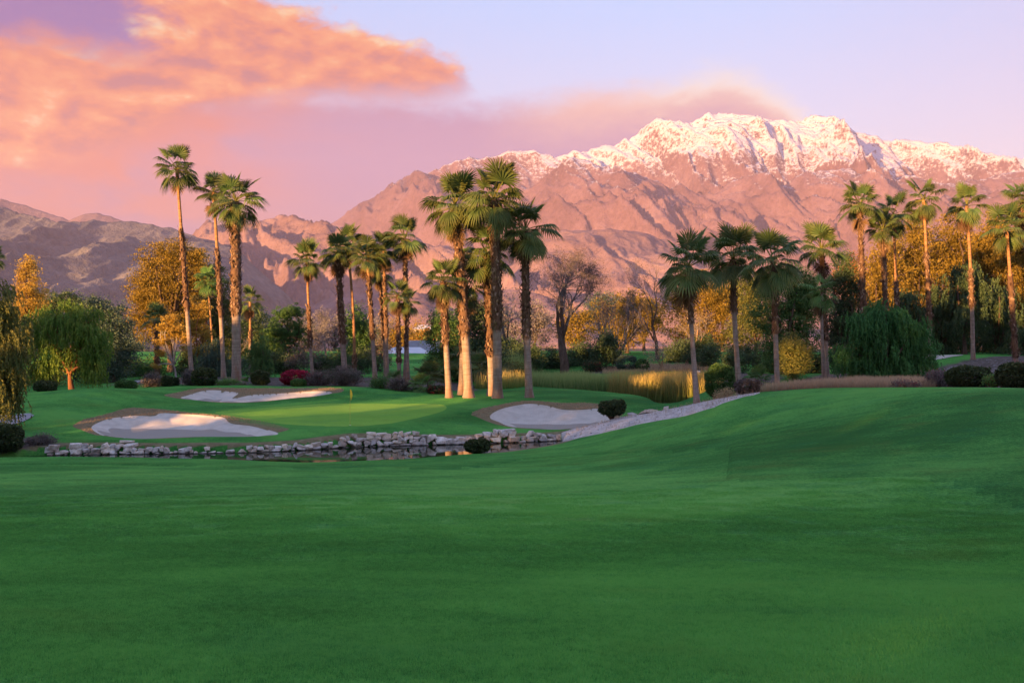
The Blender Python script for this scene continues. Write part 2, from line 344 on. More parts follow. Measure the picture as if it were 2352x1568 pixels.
def G(u, D): x = (u - U0) / F * D; return np.array([x, D, float(H(x, D)[0])])

# ------------------------------------------------------------------ ground materials
def new_mat(name):
    m = bpy.data.materials.new(name); m.use_nodes = True; t = NG(m.node_tree); t.n.clear()
    out = t.new('ShaderNodeOutputMaterial'); return m, t, out
def principled(t, out, col, rough=0.8, spec=0.3, normal=None, **kw):
    b = t.new('ShaderNodeBsdfPrincipled'); t.put(b.inputs['Base Color'], col); t.put(b.inputs['Roughness'], rough)
    b.inputs['Specular IOR Level'].default_value = spec
    if normal is not None: t.l.new(normal, b.inputs['Normal'])
    for k, v in kw.items(): t.put(b.inputs[k], v)
    t.l.new(b.outputs[0], out.inputs[0]); return b
def bump(t, h, strength, dist):
    b = t.new('ShaderNodeBump'); b.inputs['Strength'].default_value = strength; b.inputs['Distance'].default_value = dist
    t.l.new(h, b.inputs['Height']); return b.outputs[0]
def attr(t, name):
    a = t.new('ShaderNodeAttribute'); a.attribute_name = name; return a.outputs['Fac']

def turf_nodes(t, ca, cb, cc, streak=True):
    """mown turf: clumps, mowing drift, fine blade grain"""
    pos = t.new('ShaderNodeNewGeometry').outputs['Position']
    st = t.new('ShaderNodeMapping'); t.l.new(pos, st.inputs[0]); st.inputs['Scale'].default_value = (0.6, 1.0, 1.0); st.inputs['Rotation'].default_value = (0, 0, R(24))
    big = t.noise(st.outputs[0], 0.13, 3, 0.5); mid = t.noise(st.outputs[0], 1.3, 5, 0.62); sml = t.noise(pos, 11.0, 3, 0.65); fin = t.noise(pos, 65.0, 3, 0.7)
    f = t.m('ADD', t.m('MULTIPLY', t.m('SUBTRACT', big, 0.5), 3.2), t.m('MULTIPLY', t.m('SUBTRACT', mid, 0.5), 1.4))
    f = t.m('ADD', f, t.m('MULTIPLY', t.m('SUBTRACT', sml, 0.5), 2.2))
    f = t.m('ADD', f, t.m('MULTIPLY', t.m('SUBTRACT', fin, 0.5), 3.0))
    if streak:
        bw = t.new('ShaderNodeTexWave'); bw.inputs['Scale'].default_value = 0.085; bw.inputs['Distortion'].default_value = 2.5; bw.inputs['Detail'].default_value = 2; bw.inputs['Detail Scale'].default_value = 0.6
        mb = t.new('ShaderNodeMapping'); t.l.new(pos, mb.inputs[0]); mb.inputs['Rotation'].default_value = (0, 0, R(35)); t.l.new(mb.outputs[0], bw.inputs[0]); f = t.m('ADD', f, t.m('MULTIPLY', t.m('SUBTRACT', bw.outputs[1], 0.5), 0.13))
    f = t.m('ADD', f, 0.5, clamp=True)
    col = t.ramp(f, [(0.0, ca), (0.5, cb), (1.0, cc)])
    hue = t.noise(st.outputs[0], 0.55, 4, 0.6)
    col = t.mix(t.m('MULTIPLY', t.step(hue, 0.54, 0.72), 0.45), col, t.mix(0.5, col, (0.16, 0.20, 0.04), 'MIX'))
    col = t.mix(t.m('MULTIPLY', t.step(hue, 0.46, 0.30), 0.5), col, t.mix(0.4, col, (0.02, 0.20, 0.09), 'MIX'))
    h = sml
    return col, h, pos, mid, fin
def turf_mat(name, ca, cb, cc, rough_mask=False):
    m, t, out = new_mat(name)
    col, h, pos, mid, fin = turf_nodes(t, ca, cb, cc)
    if rough_mask:
        jit = t.m('MULTIPLY', t.m('SUBTRACT', mid, 0.5), 1.3)
        dry = t.m('ADD', attr(t, 'dry'), t.m('MULTIPLY', t.m('SUBTRACT', fin, 0.5), 0.5))
        hay = t.ramp(t.noise(pos, 3.0, 5, 0.65), [(0.25, (0.15, 0.125, 0.065)), (0.55, (0.26, 0.22, 0.125)), (0.8, (0.36, 0.32, 0.20))])
        col = t.mix(t.step(dry, 0.4, 0.62), col, hay)
        di = t.m('ADD', attr(t, 'dirt'), t.m('ADD', jit, t.m('MULTIPLY', t.m('SUBTRACT', fin, 0.5), 0.4)))
        mul = t.ramp(t.noise(pos, 1.6, 6, 0.7), [(0.3, (0.05, 0.043, 0.036)), (0.5, (0.13, 0.115, 0.10)), (0.72, (0.24, 0.22, 0.195))])
        col = t.mix(t.step(di, 0.38, 0.62), col, mul)
        far = t.step(t.m('ADD', attr(t, 'far'), t.m('MULTIPLY', jit, 0.3)), 0.45, 0.55)
        des = t.ramp(t.noise(pos, 0.02, 5, 0.6), [(0.3, (0.10, 0.085, 0.05)), (0.7, (0.22, 0.17, 0.12))])
        col = t.mix(far, col, des)
        col = t.mix(t.m('MULTIPLY', attr(t, 'collar'), 0.75), col, (0.10, 0.34, 0.06))
        wet = attr(t, 'wet'); col = t.mix(t.step(wet, 0.3, 0.7), col, (0.03, 0.028, 0.018))
    b = principled(t, out, col, 0.9, 0.04, bump(t, fin, 0.9, 0.05))
    return m
M_ROUGH = turf_mat('rough_turf', (0.034, 0.160, 0.032), (0.066, 0.28, 0.054), (0.125, 0.41, 0.078), True)
M_FAIR = turf_mat('fairway_turf', (0.046, 0.205, 0.040), (0.095, 0.36, 0.068), (0.175, 0.50, 0.098))
M_GREEN = turf_mat('green_turf', (0.18, 0.44, 0.06), (0.22, 0.48, 0.07), (0.26, 0.52, 0.08))
def sand_mat():
    m, t, out = new_mat('bunker_sand'); pos = t.new('ShaderNodeNewGeometry').outputs['Position']
    n = t.noise(pos, 1.2, 5, 0.6); f = t.noise(pos, 40, 3, 0.7)
    col = t.ramp(t.m('ADD', t.m('MULTIPLY', n, 0.75), t.m('MULTIPLY', f, 0.25)), [(0.3, (0.46, 0.435, 0.365)), (0.55, (0.59, 0.56, 0.48)), (0.75, (0.67, 0.64, 0.56))])
    wv = t.new('ShaderNodeTexWave'); wv.inputs['Scale'].default_value = 3.0; wv.inputs['Distortion'].default_value = 6.0; wv.inputs['Detail'].default_value = 2; t.l.new(pos, wv.inputs[0])
    floor_dark = t.step(t.m('ADD', attr(t, 'floor'), t.m('MULTIPLY', t.m('SUBTRACT', n, 0.5), 0.5)), 0.45, 0.6)
    col = t.mix(floor_dark, col, (0.35, 0.325, 0.275))  # darker sand on the bunker floor
    principled(t, out, col, 0.95, 0.1, bump(t, t.m('ADD', wv.outputs[1], f), 0.35, 0.04)); return m
M_SAND = sand_mat()
def bank_mat():
    m, t, out = new_mat('bank_grit'); pos = t.new('ShaderNodeNewGeometry').outputs['Position']
    n = t.noise(pos, 1.8, 6, 0.7, 0.4); f = t.noise(pos, 22, 4, 0.75)
    col = t.ramp(t.m('ADD', t.m('MULTIPLY', n, 0.6), t.m('MULTIPLY', f, 0.4)), [(0.34, (0.26, 0.24, 0.215)), (0.5, (0.55, 0.52, 0.48)), (0.66, (0.74, 0.71, 0.67))])
    principled(t, out, col, 0.95, 0.1, bump(t, t.m('ADD', n, f), 0.8, 0.06)); return m
M_BANK = bank_mat()

# ------------------------------------------------------------------ the ground sheet: rings round the viewpoint, finest where it is seen closest to edge-on
ang = np.concatenate([np.arange(-33, 33.001, 0.088), np.linspace(33, 327, 100)[1:-1]])
rad = np.concatenate([[0.6, 1.2, 2.0], np.geomspace(2.6, 44, 95), np.arange(44.3, 81, 0.14), np.arange(81, 126, 0.55), np.geomspace(127, 200, 30), np.geomspace(210, 20400, 40)])
TH, RR = np.meshgrid(np.radians(ang), rad); GX, GY = RR * np.sin(TH), RR * np.cos(TH)
na, nr = len(ang), len(rad)
# pull grid points that lie next to an outline onto it, so that edges run smooth
def snap(gx, gy, pol, lim):
    m = (gy > 10) & (gy < 100) & (np.abs(gx) < 60)
    x, y = gx[m], gy[m]; d = poly_sdf(x, y, pol); e = 0.01
    ddx = (poly_sdf(x + e, y, pol) - d) / e; ddy = (poly_sdf(x, y + e, pol) - d) / e
    k = np.abs(d) < lim(np.hypot(x, y)); gx[m] = np.where(k, x - ddx * d, x); gy[m] = np.where(k, y - ddy * d, y)
GX, GY = GX.copy(), GY.copy()
for pol in SAND: snap(GX, GY, pol, lambda r: 0.075)
snap(GX, GY, GREEN, lambda r: 0.075)
snap(GX, GY, FAIR, lambda r: 0.0012 * r + 0.02)
snap(GX, GY, BANK, lambda r: 0.075)
GZ, MK = H(GX.ravel(), GY.ravel(), True)
vert = np.stack([GX.ravel(), GY.ravel(), GZ], 1)
i = np.arange(nr - 1)[:, None] * na; j = np.arange(na)[None, :]; j2 = (j + 1) % na
quad = np.stack([i + j, i + j2, i + na + j2, i + na + j], -1).reshape(-1, 4)
lab = np.zeros(len(quad), int)
def fmean(a): return a[quad].mean(1)
lab[fmean(MK['fair']) < 0] = 1
lab[(fmean(MK['green']) < 0)] = 2
lab[(fmean(MK['bank']) < 0)] = 3
for k in range(3): lab[fmean(MK['sand'][k]) < 0] = 4 + k
fl = np.zeros(len(vert))
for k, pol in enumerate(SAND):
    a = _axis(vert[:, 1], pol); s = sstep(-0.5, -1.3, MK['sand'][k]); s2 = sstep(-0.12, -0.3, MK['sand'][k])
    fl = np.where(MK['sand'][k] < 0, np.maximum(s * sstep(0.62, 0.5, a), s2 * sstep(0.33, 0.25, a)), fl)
rr = np.hypot(vert[:, 0], vert[:, 1])
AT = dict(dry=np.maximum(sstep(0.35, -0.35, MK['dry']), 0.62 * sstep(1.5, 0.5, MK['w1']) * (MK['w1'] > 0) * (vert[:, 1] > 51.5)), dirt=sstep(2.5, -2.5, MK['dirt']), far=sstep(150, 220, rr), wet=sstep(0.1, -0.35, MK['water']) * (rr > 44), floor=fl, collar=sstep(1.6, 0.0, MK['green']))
def ground_piece(name, k, mat, keys, **kw):
    q = quad[lab == k]; ids, inv = np.unique(q, return_inverse=True)
    o = obj(name, mesh_np(name, vert[ids], inv.reshape(-1, 4), mat, True, {a: AT[a][ids] for a in keys}), **kw)
    return o
ground_piece('ground', 0, M_ROUGH, ('dry', 'dirt', 'far', 'wet', 'collar'), kind='structure', label='rough grass, planting beds and valley floor')
ground_piece('fairway', 1, M_FAIR, (), kind='structure', label='wide mown fairway sloping down to the pond')
ground_piece('putting_green', 2, M_GREEN, (), kind='structure', label='pale close-mown putting green round the yellow flag')
ground_piece('sandy_bank', 3, M_BANK, (), kind='structure', label='bare pale grit bank along the foot of the right hill')
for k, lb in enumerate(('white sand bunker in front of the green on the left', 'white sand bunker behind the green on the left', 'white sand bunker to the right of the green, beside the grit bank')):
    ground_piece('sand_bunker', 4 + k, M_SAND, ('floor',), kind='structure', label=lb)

# ------------------------------------------------------------------ water
def water_mat():
    m, t, out = new_mat('pond_water'); pos = t.new('ShaderNodeNewGeometry').outputs['Position']
    mp = t.new('ShaderNodeMapping'); t.l.new(pos, mp.inputs[0]); mp.inputs['Scale'].default_value = (0.5, 2.0, 1)
    principled(t, out, (0.012, 0.016, 0.010), 0.03, 0.5, bump(t, t.noise(mp.outputs[0], 3.0, 3, 0.5), 0.05, 0.02), IOR=1.33); return m
M_WATER = water_mat()
def grow(pol, d):
    c = pol.mean(0); v = pol - c; return c + v * (1 + d / np.linalg.norm(v, axis=1, keepdims=True))
for pol, lb in ((WATER1, 'still narrow pond mirroring the stone wall below the green'), (WATER2, 'dark reed pond behind the green')):
    bm = bmesh.new(); q = grow(pol, 0.35); f = bm.faces.new([bm.verts.new((x, y, 0.0)) for x, y in q]); bmesh.ops.triangulate(bm, faces=[f])
    if sum(fc.normal.z for fc in bm.faces) < 0: bmesh.ops.reverse_faces(bm, faces=bm.faces)
    me = bpy.data.meshes.new('pond'); bm.to_mesh(me); bm.free(); me.materials.append(M_WATER)
    obj('pond', me, kind='structure', label=lb)
# ------------------------------------------------------------------ mountains
def rock_mat(name, stops, snow=None, scrub=0.0):
    m, t, out = new_mat(name); pos = t.new('ShaderNodeNewGeometry').outputs['Position']
    n = t.noise(pos, 0.0016, 6, 0.6); f = t.noise(pos, 0.018, 4, 0.75)
    col = t.ramp(t.m('ADD', t.m('MULTIPLY', n, 0.6), t.m('MULTIPLY', f, 0.4)), stops)
    if scrub:
        col = t.mix(t.m('MULTIPLY', t.step(t.noise(pos, 0.03, 3, 0.8), 0.52, 0.66), scrub), col, (0.05, 0.045, 0.03))
    if snow:
        sp_ = t.new('ShaderNodeSeparateXYZ'); t.l.new(pos, sp_.inputs[0])
        nz = t.new('ShaderNodeSeparateXYZ'); t.l.new(t.new('ShaderNodeNewGeometry').outputs['Normal'], nz.inputs[0])
        h = t.m('ADD', sp_.outputs[2], t.m('MULTIPLY', t.m('SUBTRACT', t.noise(pos, 0.0011, 5, 0.6), 0.5), 900.0))
        h = t.m('SUBTRACT', h, t.m('MULTIPLY', t.step(sp_.outputs[0], 1400.0, -1200.0), 520.0))
        s = t.m('ADD', t.lin(h, snow[0], snow[1], -0.15, 0.82), t.m('MULTIPLY', t.m('SUBTRACT', f, 0.5), 1.7))
        s = t.m('ADD', s, t.m('MULTIPLY', t.m('SUBTRACT', t.noise(pos, 0.045, 2, 0.8), 0.5), 0.9))
        s = t.m('ADD', s, t.m('MULTIPLY', t.m('SUBTRACT', nz.outputs[2], 0.80), 0.9))
        col = t.mix(t.step(s, 0.28, 0.68), col, (0.60, 0.61, 0.68))
    principled(t, out, col, 0.95, 0.05, bump(t, f, 0.7, 28.0)); return m
M_PEAK = rock_mat('granite_snow', [(0.35, (0.105, 0.066, 0.084)), (0.5, (0.175, 0.112, 0.138)), (0.65, (0.25, 0.175, 0.208))], (1450, 2700), 0.35)
M_MID = rock_mat('granite', [(0.35, (0.20, 0.12, 0.10)), (0.5, (0.30, 0.19, 0.155)), (0.65, (0.40, 0.27, 0.23))], None, 0.3)
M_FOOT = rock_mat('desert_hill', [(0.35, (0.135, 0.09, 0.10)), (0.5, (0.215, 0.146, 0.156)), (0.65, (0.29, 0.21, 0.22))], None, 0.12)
M_LEFT = rock_mat('desert_hill_blue_shade', [(0.35, (0.075, 0.082, 0.095)), (0.5, (0.135, 0.14, 0.152)), (0.65, (0.225, 0.218, 0.215))], None, 0.2)  # grey hill rock with blue shade put into its colour

def mountain(name, label, crest, Dc, depth_front, depth_back, base, mat, seed, amp, slant=0.45, wl=1400.0, nx=420, ny=150, sub=None, foot_pow=0.8):
    """a range whose skyline stands at distance Dc and follows CREST (photo points); spurs and gullies run down its face"""
    c = np.array(crest, float); cx = (c[:, 0] - U0) / F * Dc; cz = CAMZ + (V0 - c[:, 1]) / F * Dc
    x0, x1 = cx[0], cx[-1]
    s = np.concatenate([np.linspace(-1, 0, int(ny * 0.8)) , np.linspace(0, 1, int(ny * 0.2) + 1)[1:]])
    X, S = np.meshgrid(np.linspace(x0, x1, nx), s)
    Y = Dc + np.where(S < 0, S * depth_front, S * depth_back)
    o = seed * 13.7
    wx = X + 0.35 * wl * fbm(X / wl / 1.7 + o, Y / wl / 1.7, 3) + slant * (Y - Dc)
    rz = np.interp(wx * 0 + X + (wx - X) * np.clip(-S, 0, 1), cx, cz)       # crest height followed down the spurs
    prof = np.where(S < 0, (1 + S).clip(0, 1) ** foot_pow, (1 - S * 0.9))
    Z = base + (rz - base) * prof
    wp = 0.30 * wl * fbm(X / (wl * 1.3) + o, Y / (wl * 1.3) - o, 3); A = X + slant * (Y - Dc) + wp; B = Y + 0.4 * wp
    rg = ridged(A / wl + o, B / (wl * 3.2) + o, 2, 0.5) - 1.05
    fine = ridged(A / (wl * 0.36) + o, B / (wl * 1.0) + o, 2, 0.55) - 0.95
    tiny = ridged(A / (wl * 0.12) + o, B / (wl * 0.30) + o, 3, 0.6) - 0.7
    env = np.where(S < 0, (-S).clip(0, 1) ** 0.4 * sstep(0.0, 0.22, 1 + S), 0.15) 
    Z = Z + amp * (rg * env + 0.36 * fine * (env * 0.9 + 0.05) + 0.12 * tiny * (env * 0.8 + 0.16))
    edge = sstep(x0, x0 + 0.05 * (x1 - x0), X) * sstep(x1, x1 - 0.05 * (x1 - x0), X)
    Z = np.where(S <= -0.999, base - 30, Z)
    v = np.stack([X.ravel(), Y.ravel(), Z.ravel()], 1); h, w = X.shape
    i = np.arange(h - 1)[:, None] * w; j = np.arange(w - 1)[None, :]
    q = np.stack([i + j, i + j + 1, i + w + j + 1, i + w + j], -1).reshape(-1, 4)
    return obj(name, mesh_np(name, v, q, mat, True), label=label, kind='structure')

mountain('snowy_mountain', 'high snow covered mountain range under the cap cloud',
    [(560, 610), (640, 560), (700, 530), (760, 502), (800, 478), (870, 440), (950, 400), (1020, 370), (1085, 341), (1110, 342), (1170, 325), (1210, 331), (1290, 352), (1360, 346), (1400, 331), (1450, 311), (1500, 291), (1540, 270), (1570, 274), (1620, 253), (1680, 266), (1740, 266), (1800, 268), (1850, 270), (1900, 275), (1945, 279), (2000, 301), (2030, 311), (2080, 326), (2130, 331), (2170, 341), (2230, 346), (2290, 353), (2352, 356), (2500, 350), (2700, 390), (3000, 440), (3300, 520)],
    14500, 4600, 2500, 0, M_PEAK, 1.0, 900, 0.5, 1500, 760, 300, foot_pow=0.72)
mountain('rocky_mountain', 'bare brown mountain shoulders below the snow line',
    [(880, 620), (1000, 560), (1100, 500), (1180, 440), (1230, 412), (1290, 372), (1340, 368), (1400, 384), (1470, 408), (1560, 432), (1640, 446), (1700, 415), (1745, 392), (1790, 425), (1830, 408), (1880, 390), (1950, 382), (2050, 405), (2150, 418), (2250, 408), (2352, 400), (2500, 410), (2700, 450), (3000, 520), (3200, 600)],
    12300, 3400, 1500, 0, M_PEAK, 2.0, 640, 0.55, 1100, 620, 240)
mountain('far_hill', 'pale pink hill top behind the left hills',
    [(-900, 470), (-600, 440), (-300, 440), (0, 458), (60, 470), (130, 492), (160, 503), (195, 491), (230, 489), (270, 502), (330, 520), (400, 540), (600, 620)],
    12500, 3000, 1500, 0, M_FOOT, 3.5, 160, 0.4, 900, 360, 110)
mountain('foothill', 'pink lit desert foothills behind the palms',
    [(330, 640), (420, 560), (490, 518), (560, 506), (600, 499), (650, 497), (700, 504), (760, 510), (830, 530), (900, 540), (960, 548), (1040, 560), (1120, 590), (1200, 640), (1300, 690), (1420, 740)],
    8600, 3300, 1200, 0, M_FOOT, 4.0, 400, 0.7, 900, 480, 200)
mountain('foothill', 'orange lit desert hill below the snowy peak',
    [(1080, 660), (1180, 600), (1235, 560), (1290, 528), (1340, 526), (1400, 529), (1480, 537), (1540, 556), (1600, 590), (1680, 630), (1780, 665), (1900, 690), (2100, 720)],
    7600, 2200, 900, 0, M_FOOT, 5.0, 170, 0.3, 800, 360, 130)
mountain('foothill', 'low pink outwash slope at the foot of the mountains',
    [(500, 800), (620, 716), (760, 690), (900, 655), (1000, 650), (1100, 672), (1250, 660), (1400, 676), (1550, 690), (1700, 672), (1900, 650), (2100, 640), (2400, 640), (2800, 700)],
    6200, 1800, 700, 0, M_FOOT, 6.0, 110, 0.5, 650, 420, 110)
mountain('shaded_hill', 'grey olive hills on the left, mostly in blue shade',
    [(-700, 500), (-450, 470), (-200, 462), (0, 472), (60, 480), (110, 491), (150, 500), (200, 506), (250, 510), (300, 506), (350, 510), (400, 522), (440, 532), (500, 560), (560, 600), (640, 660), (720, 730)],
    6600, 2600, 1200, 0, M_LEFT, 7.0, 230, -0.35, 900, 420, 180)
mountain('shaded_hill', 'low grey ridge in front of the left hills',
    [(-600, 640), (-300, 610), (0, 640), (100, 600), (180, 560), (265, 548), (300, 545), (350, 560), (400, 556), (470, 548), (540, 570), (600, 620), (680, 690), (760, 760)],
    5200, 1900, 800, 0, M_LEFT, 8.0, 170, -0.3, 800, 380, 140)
# ------------------------------------------------------------------ plant materials
def leaf_mat(name, ca, cb, trans=0.3, rnd=0.0, rough=0.6):
    m, t, out = new_mat(name)
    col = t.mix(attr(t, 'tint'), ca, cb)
    if rnd:
        oi = t.new('ShaderNodeObjectInfo').outputs['Random']
        hs = t.new('ShaderNodeHueSaturation'); t.put(hs.inputs['Hue'], t.lin(oi, 0, 1, 0.5 - 0.02 * rnd, 0.5 + 0.012 * rnd)); t.put(hs.inputs['Value'], t.lin(oi, 0, 1, 1 - 0.35 * rnd, 1 + 0.35 * rnd)); t.put(hs.inputs['Color'], col)
        col = hs.outputs[0]
    b = t.new('ShaderNodeBsdfPrincipled'); t.put(b.inputs['Base Color'], col); b.inputs['Roughness'].default_value = rough; b.inputs['Specular IOR Level'].default_value = 0.2
    tr = t.new('ShaderNodeBsdfTranslucent'); t.put(tr.inputs[0], col)
    mx = t.new('ShaderNodeMixShader'); mx.inputs[0].default_value = trans; t.l.new(b.outputs[0], mx.inputs[1]); t.l.new(tr.outputs[0], mx.inputs[2]); t.l.new(mx.outputs[0], out.inputs[0])
    return m
def bark_mat(name, ca, cb, scale=3.0):
    m, t, out = new_mat(name); pos = t.new('ShaderNodeTexCoord').outputs['Object']
    mp = t.new('ShaderNodeMapping'); t.l.new(pos, mp.inputs[0]); mp.inputs['Scale'].default_value = (1, 1, 0.3)
    n = t.noise(mp.outputs[0], scale, 4, 0.7); principled(t, out, t.ramp(n, [(0.3, ca), (0.7, cb)]), 0.9, 0.1, bump(t, n, 0.6, 0.04)); return m

def palm_trunk_mat():
    m, t, out = new_mat('palm_trunk'); pos = t.new('ShaderNodeTexCoord').outputs['Object']; zone = attr(t, 'zone')
    mp = t.new('ShaderNodeMapping'); t.l.new(pos, mp.inputs[0]); mp.inputs['Scale'].default_value = (1, 1, 0.22)
    mr = t.new('ShaderNodeMapping'); t.l.new(pos, mr.inputs[0]); mr.inputs['Scale'].default_value = (0.3, 0.3, 3.0)
    n = t.noise(mp.outputs[0], 5.0, 4, 0.7); rings = t.noise(mr.outputs[0], 3.0, 3, 0.7)
    oi = t.new('ShaderNodeObjectInfo').outputs['Random']
    smooth = t.ramp(t.m('ADD', t.m('MULTIPLY', n, 0.5), t.m('MULTIPLY', rings, 0.5)), [(0.3, (0.16, 0.12, 0.09)), (0.5, (0.28, 0.23, 0.185)), (0.68, (0.39, 0.345, 0.30))])
    zone = t.m('ADD', zone, t.m('MULTIPLY', t.m('SUBTRACT', t.noise(mp.outputs[0], 7.0, 3, 0.7), 0.5), 0.9))
    rust = t.m('MULTIPLY', t.step(t.noise(mp.outputs[0], 1.1, 3, 0.6), 0.5, 0.66), 0.6)
    smooth = t.mix(rust, smooth, (0.20, 0.085, 0.04))
    shag = t.ramp(n, [(0.3, (0.07, 0.042, 0.026)), (0.6, (0.16, 0.10, 0.06))])
    bare = t.ramp(rings, [(0.35, (0.24, 0.12, 0.055)), (0.62, (0.40, 0.24, 0.12))])
    col = t.mix(t.step(zone, 0.35, 0.65), smooth, shag); col = t.mix(t.step(zone, 1.35, 1.65), col, bare)
    principled(t, out, col, 0.85, 0.15, bump(t, t.m('ADD', n, rings), 0.7, 0.04)); return m
M_TRUNK = palm_trunk_mat()
M_BOOT = leaf_mat('palm_leaf_base', (0.09, 0.05, 0.03), (0.46, 0.34, 0.23), 0.1, 0.3, 0.8)
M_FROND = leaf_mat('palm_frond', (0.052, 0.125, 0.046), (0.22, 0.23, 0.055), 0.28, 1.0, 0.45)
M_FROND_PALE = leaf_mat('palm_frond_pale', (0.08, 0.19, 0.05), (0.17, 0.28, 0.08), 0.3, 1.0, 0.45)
M_DEAD = leaf_mat('palm_frond_dead', (0.11, 0.065, 0.032), (0.26, 0.18, 0.10), 0.2, 1.0, 0.7)

def tube(path, radii, sides=8):
    """tapered tube along a polyline -> verts, quads"""
    path = np.asarray(path, float); n = len(path); rad_ = np.asarray(radii, float)
    tg = np.gradient(path, axis=0); tg /= np.linalg.norm(tg, axis=1, keepdims=True) + 1e-9
    ref = np.where(np.abs(tg[:, 2:3]) > 0.9, np.array([[1.0, 0, 0]]), np.array([[0, 0, 1.0]]))
    a = np.cross(tg, ref); a /= np.linalg.norm(a, axis=1, keepdims=True) + 1e-9; b = np.cross(tg, a)
    th = np.linspace(0, 2 * np.pi, sides, endpoint=False)
    v = path[:, None] + rad_[:, None, None] * (np.cos(th)[None, :, None] * a[:, None] + np.sin(th)[None, :, None] * b[:, None])
    i = np.arange(n - 1)[:, None] * sides; j = np.arange(sides)[None]; k = (j + 1) % sides
    q = np.stack([i + j, i + k, i + sides + k, i + sides + j], -1).reshape(-1, 4)
    return v.reshape(-1, 3), q

# fan palm leaves: one set of meshes per pitch, shared by all palms
PITCH = (76, 62, 47, 32, 17, 2, -16, -36, -58)
def frond_mesh(pitch, k, mat, r):
    V, T, TI = [], [], []
    Lp, Lb, ns = 1.12, 1.12, 26
    pts, q = [np.zeros(3)], R(pitch); p = np.zeros(3)
    for s in range(4):
        q -= R(1.5 if pitch > 55 else (4 if pitch > 25 else 6)); p = p + Lp / 4 * np.array([math.cos(q), 0, math.sin(q)]); pts.append(p.copy())
    tv, tq = tube(pts, np.linspace(0.035, 0.018, 5), 3)
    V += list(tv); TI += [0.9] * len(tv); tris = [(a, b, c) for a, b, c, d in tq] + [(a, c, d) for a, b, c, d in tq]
    hub = pts[-1]; q -= R(4); d = np.array([math.cos(q), 0, math.sin(q)]); e = np.array([0, 1.0, 0]); nrm = np.cross(d, e)
    span = R(118)
    for i in range(ns):
        f = (i + 0.5) / ns * 2 - 1; phi = f * span + r.normal(0, 0.02); dphi = span / ns * 1.0
        L = Lb * (0.72 + 0.30 * math.cos(phi * 0.75)) * r.uniform(0.9, 1.05)
        def at(rad_, off):
            dr = math.cos(phi + off) * d + math.sin(phi + off) * e
            w = hub + dr * rad_ + nrm * (0.10 * rad_ * (abs(math.sin(phi)) - 0.4))       # shallow cup
            x = max(0.0, rad_ / L - 0.35); w = w + np.array([0, 0, -1]) * ((0.9 if pitch < 50 else 0.35) * x * x * L) * (0.4 + 0.9 * max(0, math.cos(q)))
            return w
        pl = nrm * 0.03 * (1 if i % 2 else -1)
        b0 = len(V)
        V += [hub, at(L * 0.55, -dphi) - pl, at(L * 0.55, dphi) + pl, at(L * 0.80, -dphi * 0.42), at(L * 0.80, dphi * 0.42), at(L, r.normal(0, 0.03))]
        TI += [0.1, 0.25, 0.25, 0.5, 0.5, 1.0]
        tris += [(b0, b0 + 1, b0 + 2), (b0 + 1, b0 + 3, b0 + 4), (b0 + 1, b0 + 4, b0 + 2), (b0 + 3, b0 + 5, b0 + 4)]
    return mesh_np('frond', np.array(V), np.array(tris), mat, False, {'tint': TI})
_fr = np.random.default_rng(11)
FROND = {kind: [[frond_mesh(p, k, mt, _fr) for k in range(2)] for p in PITCH] for kind, mt in (('green', M_FROND), ('pale', M_FROND_PALE))}
DEADF = [frond_mesh(p, 0, M_DEAD, _fr) for p in (-62, -74, -84)]

